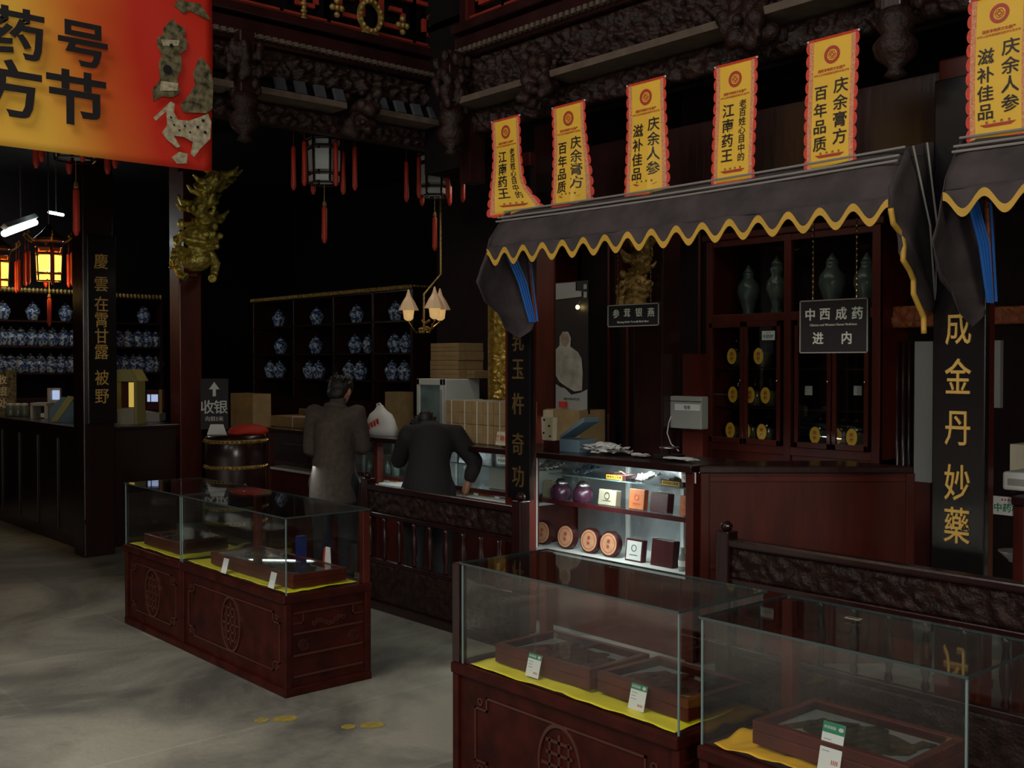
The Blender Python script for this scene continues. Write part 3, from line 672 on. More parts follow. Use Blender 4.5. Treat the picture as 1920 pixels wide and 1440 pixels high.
# chamfered gate panel at the end of the middle counter
t = thing('counter_gate', 'plain dark red panelled counter end to the right of the bright counter', 'counter', (4.9, 3.93, 0))
a = Vector((4.90, 3.93, 0)); e1 = RIGHT.copy(); Lg = 1.24
T = frame(a, (e1.x, e1.y, 0), (0, 0, 1), (e1.y, -e1.x, 0))
MB().prism([(0, 0), (Lg, 0), (Lg, 1.11), (0, 1.11)], T, .03, -.04).build('panel', 'wood2', t)
MB().prism([(4.885, 3.93), (4.885+Lg*e1.x, 3.93+Lg*e1.y), (5.84, 3.6), (5.42, 3.93)], Matrix.Translation((0, 0, 1.11)), .04).build('worktop', 'wood', t, bevel=.006)
[MB().prism([(u, .0), (u+.05, 0), (u+.05, 1.11), (u, 1.11)], T, .02, -.015).build('stile', 'wood2', t, bevel=.004) for u in (0, Lg-.05)]
[MB().prism([(.05, z), (Lg-.05, z), (Lg-.05, z+.03), (.05, z+.03)], T, .012, -.015).build('rail', 'wood2', t, bevel=.003) for z in (.55, 1.06)]
# ---- contents of the bright counter (front X=4.88)
XC = 4.99
def at(px, py, X=XC, z=None):
    p = W(px, py, X=X); return Vector((X, p.y, p.z if z is None else z))
first = None
tins = ['leftmost, cut off by the edge', 'second from the left', 'third from the left', 'rightmost, beside the white square box']
for k, px in enumerate((1016, 1060, 1104, 1141)):
    p = at(px, 1020, z=.50)
    lab = 'round salmon faced tin in the bright counter, ' + tins[k]
    if first is None:
        t = thing('round_tin', lab, 'tin', (p.x, p.y, .5), 0, 'round tins standing on edge in the bright counter', local=True)
        T = frame((0, 0, .084), (0, -1, 0), (.12, 0, .99), (-.99, 0, .12))
        MB().disc(T, .084, .045, 36, -.045).build('tin_body', 'maroon', t, bevel=.006)
        MB().disc(T, .071, .003, 36, 0).build('tin_face', 'tinface', t)
        mb = MB(); mb.ring(T, .054, .057, .001, 32, .003); mb.text('滋', T @ Matrix.Translation((0, .018, .0035)), .028, .0008, .02); mb.text('补', T @ Matrix.Translation((0, -.016, .0035)), .028, .0008, .02)
        mb.build('tin_print', 'redink', t); first = t
    else: dup(first, (p.x, p.y, .5), 0, lab)
def flatbox(px, py, w_, h, d, z, m, label, cat='box', rz=0, tilt=.12, art=None, X=XC, name='medicine_box', artm='black', face=None):
    p = at(px, py, X=X, z=z); t = thing(name, label, cat, (p.x, p.y, z), rz, local=True)
    T = frame((0, 0, 0), (0, -1, 0), (tilt, 0, 1), (-1, 0, tilt))
    MB().prism([(-w_/2, 0.0), (w_/2, 0.0), (w_/2, h), (-w_/2, h)], T, d, -d).build('carton', m, t, bevel=.004)
    if face: MB().prism([(-w_*.42, h*.08), (w_*.42, h*.08), (w_*.42, h*.92), (-w_*.42, h*.92)], T, .002).build('front_face', face, t)
    if art:
        mb = MB(); mb.ring(T, w_*.12, w_*.15, .001, 16, .002, 1, 0, h*.6)
        mb.prism([(-w_*.25, h*.28), (w_*.25, h*.28), (w_*.2, h*.31), (-w_*.2, h*.31)], T, .001, .002); mb.build('print', artm, t)
    return t
flatbox(1187, 1030, .145, .14, .04, .50, 'maroon', 'square box with a white face beside the rightmost round tin', face='white', art='参')
flatbox(1239, 1040, .175, .165, .06, .50, 'maroon', 'dark maroon upright box on the bottom shelf of the bright counter')
flatbox(1297, 1050, .07, .16, .02, .50, 'cream', 'cream upright panel at the right end of the bottom shelf', tilt=.05)
flatbox(1025, 925, .09, .115, .05, .832, 'beige', 'beige carton at the left end of the middle shelf')
flatbox(1137, 930, .155, .10, .05, .832, 'beige', 'wide beige gift box with faint drawing on the middle shelf', art='礼')
flatbox(1192, 940, .125, .125, .04, .832, 'orange', 'orange printed box propped on the middle shelf', art='参', artm='redink')
flatbox(1234, 948, .14, .12, .06, .832, 'maroon', 'dark red carton in the middle of the shelf above the maroon box')
flatbox(1284, 952, .095, .12, .03, .832, 'orange', 'orange printed booklet near the right post of the bright counter', art='福', artm='redink')
for px, lab in ((1052, 'dark plum bottle with domed cap, left one on the middle shelf'), (1093, 'dark plum bottle with domed cap, right one on the middle shelf')):
    p = at(px, 940, z=.832); t = thing('medicine_bottle', lab, 'bottle', (p.x, p.y, .832), group='two plum bottles')
    MB().lathe((p.x, p.y, .832), [(.062, 0), (.07, .02), (.07, .07), (.05, .095), (.045, .1)], 20).build('bottle_body', 'plum', t, smooth=True)
    MB().lathe((p.x, p.y, .932), [(.046, 0), (.046, .012), (.025, .036), (.006, .042)], 20).build('bottle_cap', 'metal', t, smooth=True)
p = at(1280, 1050, z=.5); t = thing('glass_bottle', 'small clear bottle with white label at the right of the bottom shelf', 'bottle', p)
MB().lathe(p, [(.024, 0), (.026, .02), (.026, .08), (.012, .105), (.012, .13), (.014, .14)], 16).build('bottle_body', 'bottleclear', t, smooth=True)
MB().lathe(p+Vector((0, 0, .03)), [(.0275, 0), (.0275, .035)], 16).build('bottle_label', 'white', t)
for px, lab in ((1162, 'shallow tray box with yellow lettered label, left one on the top shelf'), (1268, 'shallow tray box with yellow lettered label, right one on the top shelf')):
    p = at(px, 905, X=5.08, z=.994); t = thing('tray_box', lab, 'box', (p.x, p.y, .994), group='tray boxes with yellow labels')
    bx(5.04, 5.14, p.y-.09, p.y+.09, .994, 1.03).build('tray', 'maroon', t, bevel=.003)
    T = FX(5.0395, p.y+.01, 1.011); MB().prism([(-.07, -.014), (.07, -.014), (.07, .014), (-.07, .014)], T, .002).build('label_strip', 'yellow', t)
    MB().text('参茸银耳燕窝', T @ Matrix.Translation((0, 0, .0025)), .021, .0006, .01).build('label_print', 'black', t)
    mb = MB()
    for k in range(7): mb.tube([(5.06+.01*k, p.y-.07+.02*k, 1.032), (5.07+.008*k, p.y-.03+.012*k, 1.045), (5.08, p.y+.05-.01*k, 1.034)], .004, 5)
    mb.build('dried_slices', 'roots', t)
for k, (px, pz, w_, m_) in enumerate(((1030, 1.0, .16, 'white'), (1100, 1.0, .13, 'bluegrey'), (1215, 1.0, .11, 'white'))):
    p = at(px, 900, X=5.2, z=.994); mb = MB()
    mb.sheet(lambda u, v: (5.12+.16*u, p.y-w_/2+w_*v, 1.0+.035*abs(noise.noise(Vector((u*5, v*6, k))))+.03*u), 10, 12, (0, 0, -.002))
    tag(mb.build('plastic_wrapping', m_, smooth=True), 'crumpled wrapping on the top shelf of the bright counter, %s' % ('at the left end', 'near the middle', 'between the yellow labels')[k], 'wrapping')
def herb_sign(px, py, X, s, label, side=None):
    p = W(px, py, X=X); t = thing('herb_sign', label, 'sign', (X, p.y, p.z), group='white signs reading Chinese herbal materials')
    T = FX(X, p.y, p.z); MB().prism([(-s/2, -s*.3), (s/2, -s*.3), (s/2, s*.3), (-s/2, s*.3)], T, .003).build('card', 'white', t)
    MB().text('中药材', T @ Matrix.Translation((0, -s*.06, .0035)), s*.29, .0006, .02).build('green_lettering', 'greenink', t)
    mb = MB(); [mb.prism([(-s*.2+s*.1*k, s*.17), (-s*.12+s*.1*k, s*.17), (-s*.16+s*.1*k, s*.25)], T, .0006, .003) for k in range(4)]; mb.build('red_mark', 'redink', t)
herb_sign(1292, 895, 4.885, .105, 'white card with green characters stuck on the bright counter glass')
herb_sign(941, 862, 4.885, .10, 'white card with green characters below the counter top beside the left board')
herb_sign(1889, 949, 4.885, .14, 'white card with green characters on the far right counter glass')
# ---- long left counter contents
rr = random.Random(3)
for k in range(13):
    p = at(690+rr.random()*50 if k < 7 else 850+rr.random()*80, 0, X=5.0, z=.832)
for k, px in enumerate((690, 707, 724, 741)):
    p = at(px, 0, X=5.02, z=.832)
    t = thing('medicine_bottle', 'small green bottle in the counter between the customers, %s from the left' % ORD[k], 'bottle', p, group='small green bottles left of the black coat')
    MB().lathe(p, [(.025, 0), (.028, .02), (.028, .07), (.012, .09), (.012, .11)], 12).build('bottle_body', 'celadon', t, smooth=True)
for k, px in enumerate((688, 712, 738)):
    p = at(px, 0, X=5.02, z=.78); tag(bx(5.0, 5.08, p.y-.05, p.y+.05, .78, .80).build('medicine_packet', 'orange'), 'flat orange packet in the counter between the two customers, %s' % ('left', 'middle', 'right')[k], 'packet', 'orange packets between the customers')
for k, px in enumerate((868, 905)):
    p = at(px, 0, X=5.0, z=.78); tag(bx(4.97, 5.09, p.y-.09, p.y+.09, .78, .81).build('medicine_packet', 'orange', bevel=.004), 'flat orange packet low in the counter glass left of the board, %s' % ('left', 'right')[k], 'packet', 'orange packets below the cardboard boxes')
for k, (px, py) in enumerate(((892, 912), (932, 920))):
    p = W(px, py, X=4.94); price_card(4.94, p.y, .782, 'small white card in the glass under the cardboard boxes, %s' % ('left', 'right')[k], green=False, w_=.05, h=.05)
tag(bx(5.04, 5.3, 5.5, 6.0, .832, .99).build('grey_carton', 'grey'), 'grey carton on the shelf inside the counter under the cardboard boxes', 'carton')
# ---- far right counter contents
for k, (px, py) in enumerate(((1905, 1025),)):
    p = at(px, py, z=.832); t = thing('porcelain_bowl', 'shallow pale bowl on the shelf in the far right counter', 'bowl', p)
    MB().lathe(p, [(.03, 0), (.035, .01), (.075, .045), (.078, .05), (.03, .015)], 20).build('bowl_body', 'white', t, smooth=True)
p = W(1910, 903, X=5.0); t = thing('card_terminal', 'white device standing on the far right counter', 'device', (5.0, p.y, 1.15))
bx(4.94, 5.2, p.y-.14, p.y+.05, 1.165, 1.25).build('casing', 'white', t, bevel=.012); bx(4.935, 4.94, p.y-.12, p.y+.02, 1.19, 1.22).build('vent_grille', 'grey', t)
mb = MB(); [mb.box(4.96+.18*i, 4.98+.18*i, p.y-.12+.12*j, p.y-.10+.12*j, 1.15, 1.165) for i in (0, 1) for j in (0, 1)]; mb.build('rubber_feet', 'black', t)
p = W(1905, 848, X=5.5); tag(bx(5.5, 5.8, p.y-.25, p.y+.03, 1.15, p.z+.04).build('paper_stack', 'beige'), 'beige stacked cartons behind the white device at the right edge', 'carton')
# ================================================================ canopies
PX, PZ = 4.58, 2.01
def canopy(y0, y1, label):
    t = thing('canopy', label, 'canopy', (PX, (y0+y1)/2, PZ), group='charcoal shop canopies with ochre wavy trim')
    sec = [(4.60, 2.74), (4.45, 2.71), (4.33, 2.67), (4.26, 2.60), (4.215, 2.53), (4.19, 2.45)]
    L_ = y1-y0
    def prof(u):
        q = u*(len(sec)-1); i = min(int(q), len(sec)-2); f = q-i
        return sec[i][0]+(sec[i+1][0]-sec[i][0])*f, sec[i][1]+(sec[i+1][1]-sec[i][1])*f
    mb = MB()
    def top(u, v):
        x, z = prof(v); y = y0+L_*u; sag = -.012*math.sin(math.pi*u)*(v < .6)+.008*noise.noise(Vector((y*4, v*3, 0)))
        r = .10*(1-smoothstep(0, .06, 1-abs(2*u-1)))*(1-v)*.5
        return (x+.004*math.sin(y*14), y, z+sag-r)
    mb.sheet(top, 60, 18, (.006, 0, -.006)); mb.build('canopy_cloth', 'canopy', t, smooth=True)
    n = max(3, round(L_/.166)); wl = L_/n
    def edge(y): return 2.385-.037*math.cos(2*math.pi*(y-y0)/wl+math.pi)
    mb = MB(); mb.sheet(lambda u, v: (4.19-.008*v+.004*math.sin(u*L_*20), y0+L_*u, 2.455+(edge(y0+L_*u)-2.455)*v), 16*n, 4, (.004, 0, 0)); mb.build('valance', 'canopy', t, smooth=True)
    mb = MB(); mb.sheet(lambda u, v: (4.178, y0+L_*u, edge(y0+L_*u)+.018-.034*v), 16*n, 1, (.004, 0, 0)); mb.build('wavy_trim', 'trim', t)
    # ribs as pale seams just behind the front
    for k, (x, z) in enumerate(((4.325, 2.672), (4.275, 2.63), (4.262, 2.606))):
        mb = MB(); pts = [(x-.006, y0+L_*i/20, z+.006-.012*math.sin(math.pi*i/20)) for i in range(21)]; mb.tube(pts, .0055, 6); mb.build('seam', 'seam', t)
    # far side flap, hanging slack
    def fan(y, pts, bul, sgn):
        P = Vector((PX, y, PZ)); mbx = MB()
        def fn(u, v):
            q = u*(len(pts)-1); i = min(int(q), len(pts)-2); f = q-i; a = Vector(pts[i]); b = Vector(pts[i+1]); e = a+(b-a)*f
            e = Vector((e.x, y, e.y)); p = P+(e-P)*v
            return (p.x, p.y+sgn*bul*math.sin(math.pi*v)*math.sin(math.pi*u)+.012*noise.noise(Vector((p.x*9, p.z*9, y))), p.z)
        mbx.sheet(fn, 30, 14, (0, .004, 0)); return mbx
    fan(y1, [(4.60, 2.74), (4.45, 2.71), (4.33, 2.67), (4.20, 2.50), (4.16, 2.38), (4.10, 2.24), (4.16, 2.12), (4.27, 2.05), (4.33, 1.96), (4.44, 1.90), (4.56, 1.96)], .07, 1).build('side_flap', 'canopy', t, smooth=True)
    fan(y0, [(4.60, 2.74), (4.45, 2.71), (4.33, 2.67), (4.20, 2.50), (4.18, 2.38), (4.24, 2.31), (4.27, 2.22), (4.36, 2.14), (4.41, 2.04), (4.50, 1.98), (4.56, 1.97)], .04, -1).build('side_flap', 'canopy', t, smooth=True)
    mb = MB(); pts = []
    base = [(4.18, 2.40), (4.20, 2.34), (4.27, 2.30), (4.29, 2.25), (4.285, 2.19), (4.34, 2.15), (4.375, 2.11), (4.375, 2.05), (4.42, 2.0), (4.465, 1.95), (4.47, 1.86)]
    for i in range(len(base)-1):
        for j in range(5):
            f = j/5; pts.append((base[i][0]+(base[i+1][0]-base[i][0])*f, y0-.012, base[i][1]+(base[i+1][1]-base[i][1])*f))
    mb.tube(pts, .013, 6); mb.build('side_trim', 'trim', t, smooth=True)
    for k, (x, z) in enumerate(((4.33, 2.68), (4.45, 2.71))):
        MB().tube([(x, y0-.03, z), ((x+PX)/2-.01, y0-.05, (z+PZ)/2), (PX-.01, y0-.012, PZ)], .0045, 6).build('seam', 'seam', t)
    # pivot arms and blue cords
    MB().tube([(PX-.02, y1-.03, PZ), (4.50, y1-.035, 2.40), (4.56, y1-.03, 2.70)], .014, 8).build('frame_arm', 'orangewood', t)
    MB().tube([(PX-.02, y0+.03, PZ), (4.50, y0+.035, 2.40), (4.56, y0+.03, 2.70)], .014, 8).build('frame_arm', 'metal', t)
    for k in range(4):
        MB().tube([(4.25+.018*k, y1-.045-.004*k, 2.50), (4.40+.016*k, y1-.05-.005*k, 2.24), (4.50+.014*k, y1-.04, PZ-.005)], .0065, 6).build('cord', 'blue', t)
    MB().tube([(4.46, y1-.06, 2.52), (4.555, y1-.05, PZ)], .006, 6).build('cord', 'blue', t)
    return t
canopy(2.36, 5.0, 'large charcoal canopy with ochre wavy trim over the middle shop counter')
canopy(.1, 2.12, 'charcoal canopy with ochre wavy trim cut off by the right edge')
# ================================================================ small yellow banners
def banner(yl, yr, zt, zb, big, side, label, fold=0, curl=0, bigfirst=True):
    # yl/yr: left (far) and right (near) edges; reads towards -Y
    X = 4.33; yc = (yl+yr)/2; wd = yl-yr; hh = zt-zb
    t = thing('hanging_banner', label, 'banner', (X, yc, zb), group='small yellow hanging banners')
    def bend(x, y):                         # x right positive, y up from centre
        s = max(0, x/wd+.5-.62) * fold * smoothstep(.35, -.5, y/hh)
        c_ = curl*smoothstep(.2, -.5, y/hh)
        return (X + s*.55*wd*2.2 + (0.10*c_*(x/wd+.5) if curl else 0) - .01*math.sin(y*6+yc), yc-x+s*.35*wd+ (c_*(.05-.17*(x/wd+.5)*smoothstep(-.1,-.5,y/hh))), zt-hh/2+y)
    def bendmesh(mb, off):
        out = MB(); out.f = list(mb.f); out.v = []
        for v in mb.v:
            b = Vector(bend(v.x, v.y)); out.v.append(b+Vector((-off-v.z, 0, 0)))
        return out
    def gridrect(x0, x1, y0, y1, nu, nv, off, th=.0015):
        return MB().sheet(lambda u, v: Vector(bend(x0+(x1-x0)*u, y0+(y1-y0)*v))+Vector((-off, 0, 0)), nu, nv, (th, 0, 0))
    hw, hh2 = wd/2, hh/2
    gridrect(-hw*.88, hw*.88, -hh2*.96, hh2, 16, 24, .0).build('banner_cloth', 'yellow', t, smooth=True)
    I = Matrix.Identity(4)
    mb = MB(); n = 10; r = hh/n/2
    for sx_ in (-1, 1):
        for k in range(n):
            cy = -hh2+hh/n*(k+.5); pts = [(sx_*hw*.86, cy-r)]+[(sx_*(hw*.90+ r*.52*math.cos(a)), cy+r*.98*math.sin(a)) for a in [(-math.pi/2+math.pi*i/7) for i in range(8)]]+[(sx_*hw*.86, cy+r)]
            if sx_ < 0: pts = pts[::-1]
            mb.prism(pts, I, .001)
    m2 = max(5, int(wd/(hh/n))); r2 = wd*.88/m2/2
    for k in range(m2):
        cx_ = -hw*.88+r2*(2*k+1); mb.prism([(cx_-r2, -hh2*.955)]+[(cx_+r2*math.cos(a), -hh2*.965+r2*.7*math.sin(a)) for a in [math.pi+math.pi*i/6 for i in range(7)]]+[(cx_+r2, -hh2*.955)], I, .001)
    bendmesh(mb, .0).build('scalloped_edge', 'scallop', t)
    mb = gridrect(-hw*.88, -hw*.72, -hh2*.96, hh2, 2, 20, .0018, .001); q = gridrect(hw*.72, hw*.88, -hh2*.96, hh2, 2, 20, .0018, .001); mb.add(q.v, q.f); mb.build('patterned_border', 'border', t)
    q = MB(); q.tube([bend(-hw*.9, hh2), bend(0, hh2), bend(hw*.95, hh2)], .006, 6); q.build('top_rod', 'scallop', t)
    MB().ball(Vector(bend(-hw*.95, hh2)), .006, 4).ball(Vector(bend(hw*.98, hh2)), .006, 4).build('rod_cap', 'white', t)
    mb = MB(); s = wd
    mb.ring(I, s*.098, s*.15, .0008, 24, y=hh*.365); mb.ring(I, s*.03, s*.05, .0008, 4, y=hh*.365); mb.ring(I, s*.066, s*.076, .0008, 6, y=hh*.365)
    bendmesh(mb, .003).build('emblem', 'redink', t)
    mb = MB(); mb.text('国家非物质文化遗产', Matrix.Translation((0, hh*.255, 0)), s*.058, .0006, .01); mb.text('中华人民共和国商务部中华老字号', Matrix.Translation((0, hh*.225, 0)), s*.045, .0006, 0)
    bendmesh(mb, .003).build('small_print', 'redink', t)
    mb = MB()
    if len(side) > 4:
        for k, ch in enumerate(big): mb.text(ch, Matrix.Translation((-s*.14, hh*(.115-.125*k), 0)), s*.27, .0006, .01, 1.05)
        for k, ch in enumerate(side): mb.text(ch, Matrix.Translation((s*.19, hh*(.15-.073*k), 0)), s*.17, .0006, .005)
    else:
        for k, ch in enumerate(big): mb.text(ch, Matrix.Translation((-s*.19, hh*(.085-.128*k), 0)), s*.26, .0006, .01, 1.05)
        for k, ch in enumerate(side): mb.text(ch, Matrix.Translation((s*.19, hh*(.12-.128*k), 0)), s*.27, .0006, .01, 1.05)
    bendmesh(mb, .003).build('lettering', 'black', t)
    mb = MB(); mb.prism([(-s*.28, -hh*.385), (-s*.2, -hh*.405), (s*.2, -hh*.405), (s*.28, -hh*.385)], I, .0006); bendmesh(mb, .003).build('red_ribbon', 'redink', t)
    mb = MB(); [mb.text(ch, Matrix.Translation((-s*.17+s*.115*k, -hh*.372, 0)), s*.045, .0006) for k, ch in enumerate('杭州药堂')]; bendmesh(mb, .003).build('footer_print', 'black', t)
    return t
XB = 4.33
def yz(px, py): p = W(px, py, X=XB); return p.y, p.z
specs = [(922, 230, 976, 407, '江南药王', '老百姓心目中的', 'leftmost small yellow banner, its lower right corner curling outward', 0, 1.0),
         (1034, 204, 1097, 392, '百年品质', '庆余膏方', 'second small yellow banner from the left, right edge folded back', .9, 0),
         (1173, 162, 1247, 373, '滋补佳品', '庆余人参', 'third small yellow banner from the left, right edge slightly folded', .6, 0),
         (1337, 127, 1418, 351, '江南药王', '老百姓心目中的', 'fourth small yellow banner, flat, with one big and one small column of characters', 0, 0),
         (1511, 80, 1609, 325, '百年品质', '庆余膏方', 'fifth small yellow banner, flat, above the right half of the canopy', 0, 0),
         (1815, 3, 1937, 271, '滋补佳品', '庆余人参', 'rightmost small yellow banner, cut off by the edge, above the second canopy', 0, 0)]
for (px, py, pxr, pyb, big, side, lab, fo, cu) in specs:
    yl, zt = yz(px, py); yr, _ = yz(pxr, py); _, zb = yz(px, pyb)
    banner(yl, yr, zt, zb, big, side, lab, fo, cu)
# ================================================================ big banner at the top left
YB = 5.4
def bp(px, py): return W(px, py, Y=YB)
t = thing('festival_banner', 'huge yellow to red printed banner hanging at the top left', 'banner', (1.6, YB, 2.78))
x1 = bp(397, 200).x; zb0 = bp(0, 275).z; zb1 = bp(390, 318).z
MB().sheet(lambda u, v: (-.6+(x1+.6)*u, YB+.012*math.sin(u*9+v*3)+.02*noise.noise(Vector((u*5, v*3+u*4, 0))), 2.775+(4.1-2.775)*v), 70, 30, (0, .003, 0)).build('banner_cloth', 'bigprint', t, smooth=True)
MB().tube([(-.6, YB, 4.1), (x1, YB, 4.1)], .02, 8).build('top_pole', 'wood', t)
mb = MB()
for ch, px, py, s in (('药', 26, 64, .25), ('号', 152, 86, .235), ('方', 14, 168, .28), ('节', 140, 186, .275)):
    p = bp(px, py); mb.text(ch, FY(p.x, YB-.028, p.z), s, .003, .022, 1.12)
mb.build('lettering', 'black', t)
# printed bronze artwork: incense burner with a tiered lid, a small robed figure and a spotted beast
mb = MB(); mb2 = MB()
def poly(pts, m_, off=.024): m_.prism([(bp(x, y).x, bp(x, y).z) for x, y in pts][::-1], frame((0, YB-off, 0), (1, 0, 0), (0, 0, 1), (0, -1, 0)), .002)
poly([(312, 45), (320, 37), (328, 47), (342, 55), (344, 68), (338, 70), (348, 80), (345, 95), (332, 104), (337, 112), (336, 130), (328, 150), (334, 176), (320, 184), (300, 182), (284, 192), (282, 168), (296, 152), (294, 120), (300, 106), (290, 84), (292, 72), (302, 66), (303, 54)], mb)
poly([(366, 118), (372, 108), (382, 118), (390, 130), (396, 160), (394, 205), (384, 214), (340, 212), (334, 200), (350, 180), (362, 160), (358, 140)], mb)
poly([(316, 192), (324, 196), (322, 212), (330, 226), (350, 228), (368, 222), (386, 215), (392, 230), (390, 262), (372, 280), (360, 296), (354, 290), (358, 268), (340, 258), (322, 256), (334, 276), (328, 279), (308, 262), (300, 250), (310, 236), (308, 210), (288, 228), (284, 222), (306, 202)], mb2)
poly([(318, 296), (332, 286), (348, 290), (346, 308), (328, 308)], mb2); poly([(330, 2), (372, 10), (392, 40), (378, 36), (352, 22), (340, 28), (322, 12)], mb)
poly([(298, 76), (332, 78), (330, 88), (302, 88)], mb2, .027); poly([(298, 154), (330, 158), (328, 172), (296, 172)], mb2, .027)
mb.build('bronze_artwork', 'bronze', t)['kind'] = 'stuff'; mb2.build('pale_artwork', 'bronze2', t)['kind'] = 'stuff'
mb = MB()
for x, y, r in ((317, 88, 4), (310, 133, 9), (322, 236, 2), (332, 246, 2), (342, 238, 2), (352, 250, 2), (366, 240, 3), (380, 250, 3), (376, 228, 3), (316, 222, 2)):
    p = bp(x, y); mb.disc(FY(p.x, YB-.030, p.z), r*.0028, .001, 10)
mb.build('dark_spots', 'black', t)['kind'] = 'stuff'
# ================================================================ hanging signs
def hanging_sign(pl, pr, pt, pb, X, label, rows, frame_m='seam', ztop=2.76):
    a = W(pl, (pt+pb)/2+4, X=X); b = W(pr, (pt+pb)/2-4, X=X); yc = (a.y+b.y)/2; wd = a.y-b.y
    z1 = W((pl+pr)/2, pt, X=X).z; z0 = W((pl+pr)/2, pb, X=X).z
    t = thing('hanging_sign', label, 'sign', (X, yc, z0))
    bx(X, X+.02, yc-wd/2, yc+wd/2, z0, z1).build('sign_panel', 'black', t, bevel=.003)
    mb = MB(); T = FX(X-.001, yc, (z0+z1)/2); h = z1-z0; e = .006
    for (xa, xb, ya, yb) in ((-wd/2, wd/2, h/2-e, h/2), (-wd/2, wd/2, -h/2, -h/2+e), (-wd/2, -wd/2+e, -h/2, h/2), (wd/2-e, wd/2, -h/2, h/2)): mb.prism([(xa, ya), (xb, ya), (xb, yb), (xa, yb)], T, .004)
    mb.build('sign_frame', frame_m, t)
    mb = MB()
    for (txt, x, y, s, bold) in rows: mb.text(txt, T @ Matrix.Translation((x*wd, y*h, .001)), s*h, .002, bold)
    mb.build('lettering', 'paleink', t)
    for sgn in (-1, 1):
        mb = MB(); mb.tube([(X+.01, yc+sgn*wd*.32, z1), (X+.01, yc+sgn*wd*.30, ztop)], .0035, 5)
        n = int((ztop-z1)/.03)
        for k in range(n): mb.ball((X+.01, yc+sgn*wd*.32, z1+.03*k+.01), (.005, .005, .009), 3)
        mb.build('chain', 'brass', t)
    return t
hanging_sign(1140, 1236, 570, 612, 4.9, 'black hanging sign with four pale characters before the gilded bracket', [('参', -.33, .1, .42, .005), ('茸', -.11, .12, .42, .005), ('银', .12, .12, .42, .005), ('燕', .35, .1, .42, .005), ('Ginseng Antler Tremella Birds Nest', 0, -.3, .13, 0)])
hanging_sign(1500, 1628, 561, 662, 4.9, 'larger black hanging sign with two rows of pale characters', [('中', -.34, .23, .24, .02), ('西', -.12, .23, .24, .02), ('成', .12, .23, .24, .02), ('药', .35, .23, .24, .02), ('Chinese and Western Patent Medicines', 0, .03, .062, .005), ('进', -.22, -.22, .24, .02), ('内', .2, -.22, .24, .02)])
# ================================================================ cabinet of jars and vases behind the middle counter
XV = 6.5
def v(px, py): return W(px, py, X=XV)
yl = v(1326, 650).y; yr = v(1652, 650).y; zt = v(1490, 437).z; zm = v(1500, 592).z; zb = v(1400, 832).z
t = thing('medicine_cabinet', 'tall dark red glazed cabinet with vases above and jars below', 'cabinet', (XV, (yl+yr)/2, 0))
bx(XV+.38, XV+.42, yr, yl, 0, zt).build('back_panel', 'void', t)
bx(XV, XV+.4, yl-.03, yl, 0, zt).build('side_panel', 'wood2', t); bx(XV, XV+.4, yr, yr+.03, 0, zt).build('side_panel', 'wood2', t)
bx(XV-.03, XV+.42, yr-.03, yl+.03, zt, zt+.05).build('cornice', 'wood2', t, bevel=.008)
bx(XV+.005, XV+.4, yr, yl, 0, zb-.05).build('lower_cupboard', 'wood2', t)
ym = v(1478, 650).y
for yy, w_ in ((yl-.03, .03), (ym, .03), (yr+.03, .03)): bx(XV-.015, XV+.02, yy-w_, yy+w_, 0, zt).build('stile', 'wood2', t, bevel=.004)
for zz in (zt-.02, zm, zb-.03): bx(XV-.012, XV+.02, yr, yl, zz-.03, zz+.03).build('rail', 'wood2', t, bevel=.004)
for zz in (zm-.0, W(1400, 690, X=XV+.1).z, W(1400, 762, X=XV+.1).z): bx(XV+.03, XV+.38, yr+.03, yl-.03, zz-.012, zz).build('shelf', 'wood', t)
bx(XV+.03, XV+.38, yr+.03, yl-.03, zb-.012, zb).build('shelf', 'wood', t)
for (pa, pb) in ((1332, 1396), (1397, 1465), (1492, 1560), (1563, 1630)):
    a = v(pa, 700).y; b = v(pb, 700).y; d = MB()
    for (y0_, y1_, z0_, z1_) in ((b, b+.03, zb, zm-.03), (a-.03, a, zb, zm-.03), (b, a, zb, zb+.04), (b, a, zm-.07, zm-.03)): d.box(XV-.02, XV, y0_, y1_, z0_, z1_)
    f = d.build('door', 'wood2', t, bevel=.003); MB().ball((XV-.03, b+.016, (zb+zm)/2), .010, 5).build('door_knob', 'brass', f)
    bx(XV-.013, XV-.008, b+.03, a-.03, zb+.04, zm-.07).build('door_pane', 'glass', f)
for (pa, pb) in ((1335, 1468), (1490, 1632)):
    a = v(pa, 520).y; b = v(pb, 520).y; bx(XV-.008, XV-.003, b, a, zm+.03, zt-.05).build('upper_pane', 'glass', t)
def herb_jar(p, label, first=None):
    if first: return dup(first, p, 0, label)
    t = thing('herb_jar', label, 'jar', p, 0, 'glass herb jars with oval yellow labels', local=True)
    MB().lathe((0, 0, 0), [(.055, 0), (.06, .01), (.06, .15), (.045, .175), (.045, .185)], 18).build('jar_body', 'glassjar', t, smooth=True)
    MB().lathe((0, 0, .006), [(.052, 0), (.054, .1), (.02, .115)], 14).build('jar_contents', 'roots', t, smooth=True)
    MB().lathe((0, 0, .185), [(.048, 0), (.05, .01), (.05, .03), (.03, .04), (.012, .05)], 18).build('jar_lid', 'glassjar', t, smooth=True)
    T = frame((-.0615, .012, .088), (.1, -.995, 0), (0, 0, 1), (-.995, -.1, 0)); MB().disc(T, .060, .003, 26, 0, .66).build('jar_label', 'yellow', t)
    mb = MB(); mb.text('药', T @ Matrix.Translation((0, .016, .0035)), .03, .0006, .02); mb.text('材', T @ Matrix.Translation((0, -.018, .0035)), .03, .0006, .02); mb.build('label_print', 'redink', t)
    return t
rows = [(688, (1384, 1434), 'upper'), (760, (1386, 1418, 1447), 'middle'), (828, (1381, 1410, 1440), 'bottom')]
